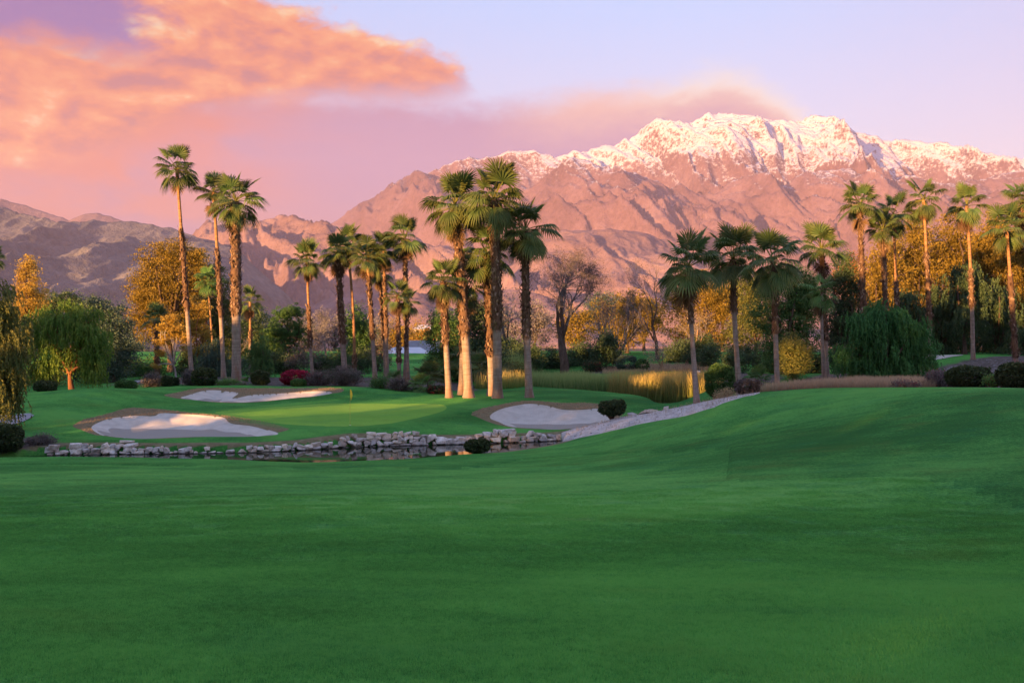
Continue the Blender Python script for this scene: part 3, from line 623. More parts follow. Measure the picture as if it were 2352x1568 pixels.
def palm(label, ub, D, ut, vc, half, w, f1, f2, n=30, kind='green', dead=0, lean=0.0, group='fan palms round the green'):
    r = np.random.default_rng(int(ub * 7 + D))
    base = G(ub, D); base[2] -= 0.15; top = P(ut, vc - 0.26 * half, D); top[1] += r.uniform(-0.5, 0.5)
    root = thing('palm_tree', label, 'palm tree', base, group)
    hgt = top[2] - base[2]; ns = max(14, int(hgt / 0.35)); t = np.linspace(0, 1, ns)
    mid = np.array([(top[0] - base[0]) * 0.5 + lean + r.normal(0, 0.10), (top[1] - base[1]) * 0.5 + r.normal(0, 0.15), hgt * 0.5])
    pth = 2 * (t * (1 - t))[:, None] * mid + (t * t)[:, None] * (top - base)
    rm = w * D / F * 0.43
    zone = np.where(t < f1, 0.0, np.where(t < f2, 1.0, 2.0)); zsoft = sstep(-0.7, 0.7, (t - f1) * hgt) + sstep(-0.4, 0.4, (t - f2) * hgt) * (f2 < 0.98)
    rad_ = rm * (1.12 - 0.30 * t) * np.where(zone == 1, 1.12, np.where(zone == 2, 0.78, 0.9)) * (1 + 0.55 * np.exp(-t * hgt / 0.5))
    rad_ = rad_ * (1 + np.where(zone == 1, 0.10, 0.025) * r.normal(size=ns))
    rad_[-3:] *= 1.2
    sides = 10; v, q = tube(pth, rad_, sides)
    v += r.normal(0, 0.012, v.shape) * np.repeat(zone == 1, sides)[:, None]
    obj('trunk', mesh_np('trunk', v, q, M_TRUNK, True, {'zone': np.repeat(zsoft, sides) + r.normal(0, 0.06, ns * sides)}), root)
    # old leaf bases standing off the trunk
    hs = max(0.0, f2 - f1) * hgt; nb = int(hs * 44 * max(0.7, rm / 0.3))
    if nb > 8:
        tt = np.sort(r.uniform(f1, min(f2, 0.99), nb)); a = r.uniform(0, 2 * np.pi, nb)
        c = np.stack([np.interp(tt, t, pth[:, k]) for k in range(3)], 1); rr_ = np.interp(tt, t, rad_)
        out = np.stack([np.cos(a), np.sin(a), np.zeros(nb)], 1); sd_ = np.stack([-np.sin(a), np.cos(a), np.zeros(nb)], 1); upv = np.array([[0, 0, 1.0]])
        L = r.uniform(0.18, 0.42, nb)[:, None]; W = r.uniform(0.05, 0.12, nb)[:, None]; sp_ = r.uniform(0.15, 0.65, nb)[:, None]
        s_ = np.where(r.random(nb) < 0.65, 1.0, -1.0)[:, None]
        p0 = c + out * (rr_[:, None] * 0.94); p1 = p0 + s_ * upv * L * 0.6 + out * L * sp_ + sd_ * r.normal(0, 0.05, (nb, 1)); p2 = p0 + s_ * upv * L + out * L * (sp_ * 1.3)
        vv = np.stack([p0 - sd_ * W, p0 + sd_ * W, p1 + sd_ * W * 0.7, p1 - sd_ * W * 0.7, p2], 1).reshape(-1, 3); k = np.arange(nb)[:, None] * 5
        fq = (k + np.array([[0, 1, 2, 3]])); ft = (k + np.array([[3, 2, 4]])); ti = np.repeat(r.random(nb) ** 1.5, 5) * np.tile([0.4, 0.4, 0.8, 0.8, 1.0], nb)
        obj('leaf_bases', mesh_np('leaf_bases', vv, [fq, ft], M_BOOT, False, {'tint': ti}), root, kind='stuff')
    sc = half * D / F / 1.60; ct = pth[-1]
    n = int(n * r.uniform(0.8, 1.15)); low = r.uniform(100, 138); pw = r.uniform(0.75, 1.1); wob = r.uniform(6, 12); dead = dead + int(r.random() < 0.5) * int(r.integers(1, 5)); tx, ty = r.normal(0, 0.08, 2)
    for i in range(n):
        e = (i + 0.5) / n; pc_ = 86 - low * e ** pw + r.normal(0, wob)
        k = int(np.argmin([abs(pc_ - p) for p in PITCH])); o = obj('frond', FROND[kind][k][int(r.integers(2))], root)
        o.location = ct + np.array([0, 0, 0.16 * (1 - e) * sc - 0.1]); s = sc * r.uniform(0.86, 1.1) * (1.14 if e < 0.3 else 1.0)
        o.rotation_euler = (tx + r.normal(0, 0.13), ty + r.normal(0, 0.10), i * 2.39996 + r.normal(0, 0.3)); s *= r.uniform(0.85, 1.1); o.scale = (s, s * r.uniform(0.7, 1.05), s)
    for i in range(dead):
        o = obj('dead_frond', DEADF[int(r.integers(3))], root); o.location = ct + np.array([0, 0, -0.25 - 0.35 * r.random()]); s = sc * r.uniform(0.7, 1.0)
        o.rotation_euler = (r.normal(0, 0.1), 0, r.uniform(0, 6.28)); o.scale = (s, s, s)
    return root

LG, MG, CG, RC, RG = 'tall palms on the left', 'slim palms left of centre', 'big palms behind the green', 'palms beside the grit bank', 'palms before the golden trees on the right'
for a in [
    ('palm crown reaching in at the left edge of the picture', -8, 90, -10, 600, 26, 10, .3, 1, 26, 'green', 3, 0, LG),
    ('tallest slim palm left of centre with a bare orange upper trunk', 441, 95, 410, 402, 42, 12, .33, .72, 32, 'green', 2, 0.0, LG),
    ('slim palm half hidden behind the thick trunked palm', 514, 95.5, 487, 450, 37, 12, .33, .70, 30, 'green', 8, 0, LG),
    ('thick shaggy trunked palm with a wide dark crown, left group', 543, 88, 541, 478, 53, 25, .38, 1, 38, 'green', 2, 0, LG),
    ('short sunlit palm with a bare orange trunk among yellow pines', 493, 112, 478, 655, 29, 7, .02, .04, 24, 'pale', 0, 0, LG),
    ('short palm just right of the thick trunked palm', 574, 108, 573, 700, 28, 9, .45, .62, 22, 'green', 2, 0, LG),
    ('dark low palm crown in front of the big golden tree', 362, 104, 360, 742, 30, 11, .1, 1, 26, 'green', 0, 0, LG),
    ('tiny far palm between the grey green tree and the golden tree', 276, 190, 275, 722, 13, 4, .3, 1, 16, 'green', 0, 0, LG),
    ('tiny far palm right of the left palm group', 592, 160, 595, 716, 13, 4, .3, 1, 16, 'green', 0, 0, LG),
    ('lone slim sunlit palm with a clear gap on both sides', 718, 100, 707, 612, 37, 9.5, .27, .62, 28, 'green', 3, 0, MG),
    ('palm with a doubled looking shaggy orange trunk', 793, 98, 776, 592, 38, 15, .28, .97, 28, 'green', 4, 0, MG),
    ('tallest palm of the middle left clump with a smooth leaning trunk', 814, 104, 796, 572, 38, 10, .06, .18, 30, 'green', 0, 0.35, MG),
    ('dark crowned palm in the middle of the middle left clump', 862, 96, 844, 602, 37, 12, .33, .85, 30, 'green', 3, 0, MG),
    ('low crowned palm behind the pair of white trunks', 886, 103, 872, 632, 27, 9, .36, .9, 22, 'green', 2, 0, MG),
    ('sunlit yellow green palm at the right of the middle left clump', 890, 100, 881, 585, 36, 10, .32, .8, 28, 'green', 2, 0, MG),
    ('tall round crowned palm standing right of the middle left clump', 937, 98.5, 930, 560, 41, 11, .40, 1, 30, 'green', 3, 0, MG),
    ('short palm with a ragged white based trunk before the pale roof', 917, 96, 913, 690, 30, 11, .22, 1, 24, 'green', 0, 0, MG),
    ('short palm whose crown hangs before the tall round crowned palm', 929, 97.3, 938, 700, 26, 9, .42, 1, 20, 'green', 0, 0, MG),
    ('shorter palm with black dead fronds hanging, left of the big central group', 1032, 76, 1019, 660, 46, 17, .46, 1, 32, 'green', 8, 0, CG),
    ('dark trunked palm behind the orange lit trunk', 1060, 78, 1070, 668, 42, 18, .40, 1, 26, 'green', 4, 0, CG),
    ('big palm with an orange lit trunk and yellow lower fronds', 1077, 76, 1045, 492, 59, 25, .33, 1, 38, 'green', 3, 0.15, CG),
    ('palm with a low wide crown behind the tallest central palm', 1129, 77.5, 1116, 600, 60, 21, .28, 1, 32, 'green', 3, 0, CG),
    ('tallest palm of the central group', 1143, 75.5, 1134, 478, 64, 25, .35, 1, 40, 'green', 2, 0, CG),
    ('big palm at the right of the central group, trunk white below', 1216, 75.5, 1206, 545, 60, 21, .36, 1, 38, 'green', 2, 0, CG),
    ('palm with the long white trunk at the pond end of the bank', 1601, 65, 1580, 632, 64, 14.5, .60, 1, 32, 'green', 0, 0, RC),
    ('tallest of the three palms by the bank, in the middle', 1700, 72, 1683, 612, 62, 15, .62, 1, 32, 'green', 0, 0, RC),
    ('right one of the three palms by the bank', 1786, 67, 1775, 618, 62, 14, .45, 1, 32, 'green', 0, 0.1, RC),
    ('slim palm in front of the dark round trees', 1902, 80, 1890, 585, 46, 11, .33, 1, 30, 'green', 2, 0, RC),
    ('short pale green palm leaning on the slim palm', 1893, 78, 1887, 680, 37, 9, .97, 1, 20, 'pale', 0, 0, RC),
    ('first palm of the right row, dark shaggy trunk', 1990, 95, 1977, 482, 42, 14, .15, 1, 30, 'green', 3, 0, RG),
    ('shorter orange trunked palm low in the right row', 2035, 96, 2028, 538, 37, 12, .25, .93, 26, 'green', 2, 0, RG),
    ('palm with an orange boss under its crown, third in the right row', 2066, 100, 2049, 505, 41, 9.5, .40, .58, 28, 'green', 2, 0, RG),
    ('high palm with a bare orange neck before the golden trees', 2140, 99, 2121, 470, 39, 10.5, .25, .70, 28, 'green', 3, 0.15, RG),
    ('palm with a white lower trunk standing on the mulch slope', 2235, 104, 2219, 484, 40, 11, .34, .60, 28, 'green', 3, 0.12, RG),
    ('palm with a ringed grey neck near the right edge', 2334, 97, 2312, 538, 44, 11.5, .06, .66, 30, 'green', 0, 0.1, RG),
    ('palm crown cut by the right edge of the picture', 2376, 103, 2350, 478, 44, 11, .2, 1, 30, 'green', 2, 0, RG)]:
    palm(*a)
# ------------------------------------------------------------------ trees and shrubs
def leaves(c, ax, wd, L, W, tint, mat, name='crown'):
    """one rhombic leaf per row: centre c, length axis ax, width axis wd"""
    n = len(c); L = np.broadcast_to(np.asarray(L, float).reshape(-1, 1), (n, 1)); W = np.broadcast_to(np.asarray(W, float).reshape(-1, 1), (n, 1))
    v = np.stack([c - ax * L * 0.5, c + wd * W * 0.5 - ax * L * 0.05, c + ax * L * 0.5, c - wd * W * 0.5 - ax * L * 0.05], 1).reshape(-1, 3)
    f = np.arange(n)[:, None] * 4 + np.arange(4)[None]
    return mesh_np(name, v, f, mat, False, {'tint': np.repeat(np.clip(tint, 0, 1), 4)})
def unit(a): return a / (np.linalg.norm(a, axis=-1, keepdims=True) + 1e-9)
def rnd_dir(r, n): return unit(r.normal(size=(n, 3)))
def basis(ax, r): return unit(np.cross(ax, rnd_dir(r, len(ax))))

LM = {k: leaf_mat('foliage_' + k, a, b, tr) for k, a, b, tr in (
    ('olive', (0.077, 0.116, 0.035), (0.222, 0.222, 0.057), 0.3), ('gold', (0.15, 0.115, 0.02), (0.40, 0.29, 0.05), 0.35), ('yellow', (0.310, 0.202, 0.039), (0.600, 0.449, 0.093), 0.35),  # gold: autumn yellow leaves with low sunlight put into their colour
    ('pepper', (0.085, 0.18, 0.03), (0.22, 0.33, 0.06), 0.35), ('dark', (0.033, 0.069, 0.033), (0.105, 0.164, 0.065), 0.2), ('blue', (0.046, 0.095, 0.068), (0.136, 0.198, 0.130), 0.25),
    ('grey', (0.116, 0.112, 0.105), (0.310, 0.295, 0.279), 0.2), ('green', (0.044, 0.121, 0.033), (0.131, 0.252, 0.070), 0.3), ('lime', (0.078, 0.186, 0.039), (0.202, 0.357, 0.093), 0.3),
    ('weep', (0.035, 0.13, 0.035), (0.10, 0.28, 0.075), 0.3), ('bark', (0.078, 0.054, 0.046), (0.186, 0.139, 0.116), 0.1), ('red', (0.155, 0.012, 0.031), (0.465, 0.031, 0.078), 0.3),
    ('plum', (0.085, 0.072, 0.066), (0.20, 0.175, 0.155), 0.2), ('hedge', (0.025, 0.048, 0.021), (0.091, 0.121, 0.044), 0.2), ('rust', (0.202, 0.093, 0.023), (0.403, 0.186, 0.046), 0.3), ('straw', (0.341, 0.232, 0.124), (0.600, 0.512, 0.279), 0.3))}
M_BARK = bark_mat('bark_brown', (0.05, 0.035, 0.025), (0.15, 0.11, 0.085))
M_BARKP = bark_mat('bark_pale', (0.20, 0.185, 0.17), (0.42, 0.40, 0.38))
M_BARKO = bark_mat('bark_rust', (0.16, 0.07, 0.03), (0.32, 0.16, 0.08))

def sample_lobes(r, lobes, n, bias=0.45):
    """points inside ellipsoids (cx,cy,cz,rx,ry,rz), denser towards the outside"""
    L = np.array(lobes); w = L[:, 3] * L[:, 5]; k = r.choice(len(L), n, p=w / w.sum())
    d = rnd_dir(r, n); rad_ = r.random(n) ** bias
    rad_ = rad_ * (1 + 0.28 * perlin(d[:, 0] * 2.2 + k * 3.3 + L[k, 0], d[:, 2] * 2.2 + d[:, 1] * 1.7))
    return L[k, :3] + d * L[k, 3:] * rad_[:, None], d, k

def crown_mesh(r, lobes, style, mat, count, size=1.0):
    L = np.array(lobes)
    if style == 'leafy':
        nc = max(30, count // 60); c, d, _ = sample_lobes(r, lobes, nc, 0.40); cs = 0.42 * size * r.uniform(0.6, 1.5, nc)
        k = r.integers(nc, size=count); p = c[k] + r.normal(size=(count, 3)) * cs[k, None] * np.array([1, 1, 0.75])
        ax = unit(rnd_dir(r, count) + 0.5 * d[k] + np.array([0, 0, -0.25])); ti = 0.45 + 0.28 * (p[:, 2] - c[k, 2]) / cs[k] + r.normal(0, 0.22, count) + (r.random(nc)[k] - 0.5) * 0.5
        return leaves(p, ax, basis(ax, r), 0.26 * size * r.uniform(0.7, 1.3, count), 0.13 * size, ti, mat)
    if style == 'weep':
        per = 16; ns_ = count // per; nc = max(24, ns_ // 14); c, d, _ = sample_lobes(r, lobes, nc, 0.42)
        k = r.integers(nc, size=ns_); st = c[k] + r.normal(size=(ns_, 3)) * 0.42 * size * np.array([1, 1, 0.6]); ln = r.uniform(0.7, 2.0, ns_) * size
        t = np.tile(np.linspace(0, 1, per), ns_); s = np.repeat(np.arange(ns_), per)
        out = unit(d[k] * np.array([1, 1, 0.0]))
        p = st[s] + out[s] * (0.35 * np.sqrt(t) * size)[:, None] + np.array([0, 0, -1.0]) * (ln[s] * t * (0.25 + 0.75 * t))[:, None] + r.normal(0, 0.05 * size, (len(t), 3))
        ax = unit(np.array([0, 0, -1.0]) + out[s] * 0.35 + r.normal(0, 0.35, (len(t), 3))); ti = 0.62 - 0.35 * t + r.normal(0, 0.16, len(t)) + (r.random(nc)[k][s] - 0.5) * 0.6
        return leaves(p, ax, basis(ax, r), 0.30 * size * r.uniform(0.7, 1.3, len(t)), 0.11 * size, ti, mat)
    if style == 'droop':
        nc = max(40, count // 70); c, d, _ = sample_lobes(r, lobes, nc, 0.42); cs = 0.40 * size * r.uniform(0.6, 1.5, nc)
        k = r.integers(nc, size=count); o = r.normal(size=(count, 3)); o[:, 2] = -np.abs(o[:, 2]) * 1.5 + 0.6; p = c[k] + o * cs[k, None]
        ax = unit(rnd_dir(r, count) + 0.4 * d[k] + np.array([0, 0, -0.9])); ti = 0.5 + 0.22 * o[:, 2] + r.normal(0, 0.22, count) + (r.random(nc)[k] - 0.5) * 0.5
        return leaves(p, ax, basis(ax, r), 0.28 * size * r.uniform(0.7, 1.3, count), 0.11 * size, ti, mat)
    if style == 'pine':
        nc = max(30, count // 45); c, d, _ = sample_lobes(r, lobes, nc, 0.55); k = r.integers(nc, size=count); cs = 0.30 * size * r.uniform(0.7, 1.4, nc)
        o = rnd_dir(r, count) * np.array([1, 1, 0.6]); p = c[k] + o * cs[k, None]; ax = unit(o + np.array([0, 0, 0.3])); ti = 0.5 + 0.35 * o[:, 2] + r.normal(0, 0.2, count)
        return leaves(p, ax, basis(ax, r), 0.26 * size, 0.07 * size, ti, mat)
    if style == 'hedge':
        k = r.choice(len(L), count, p=(L[:, 3] * L[:, 5]) / (L[:, 3] * L[:, 5]).sum()); d = rnd_dir(r, count)
        e = np.sign(d) * np.abs(d) ** 0.62; e = e / np.maximum(np.linalg.norm(e, axis=1, keepdims=True), 0.72)       # boxy clipped form
        p = L[k, :3] + e * L[k, 3:] * (1 - 0.22 * r.random(count) ** 2)[:, None] * (1 + 0.20 * perlin(d[:, 0] * 2.6 + L[k, 0], d[:, 2] * 2.6 + d[:, 1] * 1.5) + 0.06 * perlin(d[:, 0] * 9, d[:, 2] * 9))[:, None] + r.normal(0, 0.03, (count, 3))
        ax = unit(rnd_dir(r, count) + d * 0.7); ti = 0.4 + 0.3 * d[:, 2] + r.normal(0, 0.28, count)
        return leaves(p, ax, basis(ax, r), 0.18 * size * r.uniform(0.6, 1.4, count), 0.10 * size, ti, mat)

def joined(parts):
    V, Q, off = [], [], 0
    for v, q in parts: V.append(v); Q.append(q + off); off += len(v)
    return np.concatenate(V), np.concatenate(Q)
def wood_mesh(r, base, lobes, rad0, mat, fork=0.4, name='trunk'):
    """trunk that forks into one limb per lobe, local coordinates (base at the origin)"""
    L = np.array(lobes); c = np.average(L[:, :3], axis=0, weights=L[:, 3]); fk = np.array([c[0] * 0.35, c[1] * 0.3, max(0.4, (L[:, 2] - L[:, 5]).min() * 0.6 + 0.4 * c[2]) * fork * 1.6])
    t = np.linspace(0, 1, 7)[:, None]; bend = np.array([[r.normal(0, 0.12), r.normal(0, 0.12), 0]]) * fk[2]
    p = t * fk + np.sin(t * np.pi) * bend * 0.6
    parts = [tube(p, rad0 * (1.0 - 0.35 * t[:, 0]) * (1 + 0.5 * np.exp(-t[:, 0] * 8)), 8)]
    tgt = [l[:3] + (rnd_dir(r, 1)[0] * l[3:] * 0.45 if j else 0) for l in L for j in range(2)]
    for g_ in tgt:
        t = np.linspace(0, 1, 6)[:, None]; q = fk + (g_ - fk) * t + np.sin(t * np.pi) * np.array([[r.normal(0, .1), r.normal(0, .1), 0.12]]) * np.linalg.norm(g_ - fk)
        parts.append(tube(q, rad0 * 0.5 * (1 - 0.85 * t[:, 0]) + 0.012, 5))
    v, q = joined(parts); return mesh_np(name, v, q, mat, True)

def to_world_lobes(lobes, D, base, flat=0.8):
    out = []
    for l in lobes:
        u, v, ru, rv = l[:4]; c = P(u, v, D) - base; c[1] += l[4] if len(l) > 4 else 0
        out.append((c[0], c[1], c[2], ru * D / F, ru * D / F * flat, rv * D / F))
    return out
def tree(name, label, ub, D, lobes, style, col, count, rad0=0.25, size=1.0, bark=None, group=None, cat='tree', flat=0.8, extra=None, wood=True):
    r = np.random.default_rng(int(abs(ub) * 3 + D * 11 + count)); base = G(ub, D); base[2] -= 0.1
    root = thing(name, label, cat, base, group); W = to_world_lobes(lobes, D, base, flat)
    if wood: obj('trunk', wood_mesh(r, base, W, rad0, bark or M_BARK), root)
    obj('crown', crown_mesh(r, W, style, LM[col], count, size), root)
    for st, cl_, n_, lb_, sz in (extra or ()):
        obj('crown', crown_mesh(r, to_world_lobes(lb_, D, base, flat), st, LM[cl_], n_, sz), root)
    return root
def shrub(name, label, ub, D, ru, rv, col, count, style='hedge', size=1.0, cat='shrub', group=None, flowers=0, lobes=None, stems=6, flowercol='red'):
    r = np.random.default_rng(int(abs(ub) * 5 + D * 3 + count)); base = G(ub, D); base[2] -= 0.05
    root = thing(name, label, cat, base, group); k = D / F
    W = [(a * k, 0.0, b * k, c * k, c * k * 0.8, d * k) for a, b, c, d in (lobes or [(0, rv * 0.98, ru, rv)])]
    parts = [tube(np.array([[r.normal(0, 0.05), r.normal(0, 0.05), 0], [r.normal(0, W[0][3] * 0.25), r.normal(0, W[0][3] * 0.2), W[0][2] * 0.5], [r.normal(0, W[0][3] * 0.5), r.normal(0, W[0][3] * 0.4), W[0][2] * 1.25]]), [0.035, 0.025, 0.01], 4) for _ in range(stems)]
    v, q = joined(parts); obj('stems', mesh_np('stems', v, q, M_BARK, True), root)
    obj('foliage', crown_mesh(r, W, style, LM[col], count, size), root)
    if flowers: obj('blossom', crown_mesh(r, [(a, b, c, d * 1.04, e * 1.04, f_ * 1.06) for a, b, c, d, e, f_ in W], 'hedge', LM[flowercol], flowers, size), root)
    return root

# bare winter trees
def bare_tree(label, ub, D, vt, spread, rad0, levels=5, bark=None, stems=1, leafy=0, leafcol='bark', lean=0.0, seed=0, first=0.30, dens=3, group='bare winter trees'):
    r = np.random.default_rng(int(abs(ub) + D + seed * 77)); base = G(ub, D); base[2] -= 0.1
    hgt = P(ub, vt, D)[2] - base[2]; sp_ = spread * D / F; root = thing('bare_tree', label, 'tree', base, group)
    thick, thin, tips = [], [], []
    def grow(p, d, L, rad_, lev):
        n = 4 if lev < 3 else 3; pts = [p]; q = p; dd = d
        for s in range(n):
            dd = unit(dd + r.normal(0, 0.13 + 0.04 * lev, 3) + np.array([0, 0, 0.06])); q = q + dd * L / n; pts.append(q)
        rr_ = np.linspace(rad_, rad_ * 0.62, n + 1); (thick if lev < 2 else thin).append(tube(np.array(pts), rr_, 7 if lev < 2 else (4 if lev < 4 else 3)))
        if lev >= levels: tips.append(pts[-1]); tips.append(pts[-2]); return
        kids = dens + (1 if lev > 1 else 0)
        for i in range(kids):
            f = r.uniform(0.45, 1.0) if i else 1.0; o = pts[0] + (pts[-1] - pts[0]) * f if f < 1 else pts[-1]
            j = min(n, max(1, int(round(f * n)))); o = pts[j]
            a = unit(np.cross(dd, rnd_dir(r, 1)[0])); sprd = r.uniform(0.35, 0.95) if i else 0.25
            nd = unit(dd + a * sprd * (sp_ / hgt * 1.9) + np.array([0, 0, 0.10]))
            grow(o, nd, L * r.uniform(0.62, 0.82), rr_[j] * (0.62 if i else 0.8), lev + 1)
    for s in range(stems):
        a = 0 if stems == 1 else (s / (stems - 1) - 0.5) * 1.5
        d0 = unit(np.array([math.sin(a) + lean, r.normal(0, 0.1), math.cos(a)]))
        grow(np.array([0.12 * a, 0, 0.0]), d0, hgt * first, rad0, 0)
    v2, q2 = joined(thin); sc_ = np.array([sp_ / np.percentile(np.abs(v2[:, 0]), 98), sp_ * 0.8 / np.percentile(np.abs(v2[:, 1]), 98), hgt / v2[:, 2].max()]); tips = [p * sc_ for p in tips]
    v, q = joined(thick); obj('trunk', mesh_np('trunk', v * sc_, q, bark or M_BARK, True), root)
    v, q = v2 * sc_, q2; k = np.abs(v[:, 2]).max(); obj('branches', mesh_np('branches', v, q, bark if stems > 1 and bark is not None and False else M_TWIG), root)
    if leafy:
        tp = np.array(tips); k = r.integers(len(tp), size=leafy); p = tp[k] + r.normal(0, 0.16, (leafy, 3)); ax = unit(rnd_dir(r, leafy) + np.array([0, 0, -0.5]))
        obj('withered_leaves', leaves(p, ax, basis(ax, r), 0.15, 0.09, r.random(leafy), LM[leafcol], 'withered_leaves'), root, kind='stuff')
    return root
M_TWIG = bark_mat('twig', (0.12, 0.112, 0.115), (0.26, 0.245, 0.25))
M_TWIGY = bark_mat('twig_tan', (0.26, 0.17, 0.10), (0.45, 0.32, 0.20))

# left side
tree('weeping_tree', 'dark leafy tree hanging in at the left edge with sunlit lower leaves', -45, 57, [(-20, 690, 66, 60), (-6, 780, 70, 80), (-12, 870, 62, 80), (2, 910, 42, 50)], 'weep', 'olive', 38000, 0.3, 0.62)
tree('conifer_tree', 'golden cone shaped tree standing alone at the far left', 66, 130, [(64, 600, 13, 22), (65, 635, 26, 30), (66, 668, 37, 28), (68, 700, 40, 30)], 'droop', 'yellow', 12000, 0.25, 0.9)
tree('pepper_tree', 'green weeping pepper tree with a leaning rust coloured trunk', 166, 80, [(95, 735, 42, 40), (150, 722, 55, 36), (205, 745, 42, 40), (110, 790, 48, 45), (200, 800, 48, 52), (150, 760, 60, 46), (95, 840, 30, 36), (215, 840, 28, 34)], 'weep', 'pepper', 42000, 0.26, 0.72, M_BARKO)
tree('broadleaf_tree', 'dark blue green tree between the pepper tree and the golden tree', 262, 98, [(215, 720, 40, 42), (262, 735, 42, 45), (240, 790, 55, 60), (285, 810, 36, 55), (250, 850, 50, 40)], 'leafy', 'blue', 20000, 0.3, 0.85)
tree('evergreen_tree', 'far dark tree top behind the pepper tree', 130, 150, [(120, 700, 30, 25), (150, 692, 26, 22), (175, 705, 30, 22)], 'leafy', 'dark', 7000, 0.3, 1.1)
tree('broadleaf_tree', 'big golden tree, largest on the left, behind the tallest palm', 392, 118, [(355, 600, 42, 40), (400, 578, 42, 34), (440, 590, 34, 34), (335, 660, 42, 46), (385, 650, 62, 60), (440, 640, 40, 50), (330, 730, 36, 50), (375, 740, 50, 50), (430, 720, 45, 60)], 'droop', 'gold', 46000, 0.4, 0.95)
tree('evergreen_tree', 'dark olive tree top between the three tall left palms', 478, 124, [(470, 625, 28, 40), (495, 640, 30, 34), (480, 700, 46, 60), (520, 700, 40, 60), (520, 780, 50, 60)], 'droop', 'olive', 18000, 0.3, 0.95)
tree('pine_tree', 'sparse yellow pine with a white trunk and dead lower branches', 404, 97, [(392, 735, 20, 16), (375, 752, 16, 12), (405, 760, 26, 18), (375, 782, 22, 12), (425, 780, 20, 12), (370, 812, 14, 8), (358, 842, 12, 6)], 'pine', 'yellow', 9000, 0.11, 0.8, M_BARKP)
tree('pine_tree', 'fuller yellow pine behind the tallest palm', 455, 106, [(440, 700, 18, 22), (462, 715, 24, 28), (440, 750, 24, 22), (470, 762, 26, 22), (455, 800, 40, 22)], 'pine', 'yellow', 13000, 0.16, 0.85, M_BARKO)
tree('weeping_tree', 'grey green mounded tree at the foot of the left palms', 492, 98, [(490, 810, 38, 32), (470, 840, 30, 30), (515, 835, 26, 32)], 'weep', 'blue', 12000, 0.12, 0.6)
tree('weeping_tree', 'slim drooping green tree right of the left palms', 596, 96, [(597, 790, 18, 22), (594, 820, 22, 26), (602, 840, 20, 26)], 'weep', 'green', 9000, 0.09, 0.6)
tree('pine_tree', 'round dark green pine left of the lone slim palm', 664, 118, [(650, 725, 30, 22), (680, 718, 26, 20), (640, 765, 42, 34), (685, 762, 42, 36), (660, 805, 55, 34)], 'pine', 'green', 22000, 0.25, 1.0)
tree('evergreen_tree', 'dark tree mass behind the left palms', 560, 135, [(560, 740, 40, 40), (600, 750, 40, 40), (560, 800, 50, 50), (625, 800, 50, 45)], 'leafy', 'dark', 14000, 0.3, 1.1)
tree('evergreen_tree', 'dark green tree behind the smooth leaning palm', 828, 122, [(820, 745, 28, 40), (835, 780, 34, 40), (815, 815, 40, 34)], 'leafy', 'green', 13000, 0.25, 1.0)
tree('evergreen_tree', 'bushy green tree left of the big central palms', 1005, 108, [(1005, 735, 24, 22), (1030, 745, 24, 24), (1010, 775, 32, 34), (1040, 800, 34, 40), (1010, 830, 30, 30)], 'leafy', 'green', 13000, 0.2, 0.85)
tree('evergreen_tree', 'dense dark tree behind the big central palms', 1090, 112, [(1080, 720, 34, 40), (1110, 735, 40, 46), (1090, 790, 46, 50), (1130, 810, 50, 46), (1080, 840, 40, 34)], 'leafy', 'dark', 18000, 0.25, 0.95)
# centre and right
for k, (u, v, ru, rv) in enumerate([(1215, 825, 40, 34), (1275, 832, 46, 30), (1340, 822, 44, 34), (1395, 800, 40, 40), (1180, 815, 34, 36), (1560, 815, 40, 34), (1610, 806, 44, 40)]):
    tree('evergreen_shrub', ['dark evergreen bush left of the big bare tree trunk', 'dark evergreen bush right at the foot of the big bare tree', 'dark evergreen bush right of the big bare tree trunk', 'tall dark bush behind the white limbed tree', 'dark bush behind the rightmost central palm', 'dark bush left of the far bunker', 'dark bush behind the far bunker'][k],
         u, 128 + 3 * (k % 3), [(u - ru * .3, v + 4, ru * .7, rv * .8), (u + ru * .3, v, ru * .7, rv), (u, v - 4, ru * .6, rv)], 'leafy', 'dark', 8000, 0.12, 0.9, cat='bush', group='dark bushes beyond the reeds')
tree('broadleaf_tree', 'golden tree behind the left palm of the three by the bank', 1580, 142, [(1560, 690, 40, 40), (1610, 670, 44, 46), (1650, 690, 40, 50), (1580, 750, 54, 50), (1640, 760, 46, 50)], 'droop', 'gold', 22000, 0.35, 1.1)
tree('broadleaf_tree', 'yellow olive tree behind the white limbed tree', 1440, 150, [(1400, 715, 40, 34), (1450, 700, 44, 34), (1490, 725, 40, 40), (1430, 760, 60, 40)], 'leafy', 'gold', 11000, 0.3, 1.15)
tree('broadleaf_tree', 'brown olive tree between the middle and right bank palms', 1740, 132, [(1720, 660, 34, 40), (1760, 650, 36, 36), (1740, 720, 50, 50), (1700, 770, 40, 50)], 'droop', 'olive', 16000, 0.3, 1.05)
tree('evergreen_tree', 'broad dense dark green tree behind the right bank palm', 1800, 94, [(1770, 660, 32, 40), (1800, 640, 34, 36), (1835, 655, 36, 46), (1765, 720, 44, 54), (1830, 720, 50, 60), (1780, 790, 40, 50), (1840, 790, 44, 60), (1855, 690, 40, 50)], 'leafy', 'green', 34000, 0.35, 0.75)
tree('evergreen_tree', 'dark green bush skirt at the foot of the dense tree, sunlit', 1822, 86, [(1812, 800, 26, 34), (1838, 815, 26, 34), (1822, 845, 32, 30)], 'leafy', 'olive', 10000, 0.1, 0.6, cat='bush')
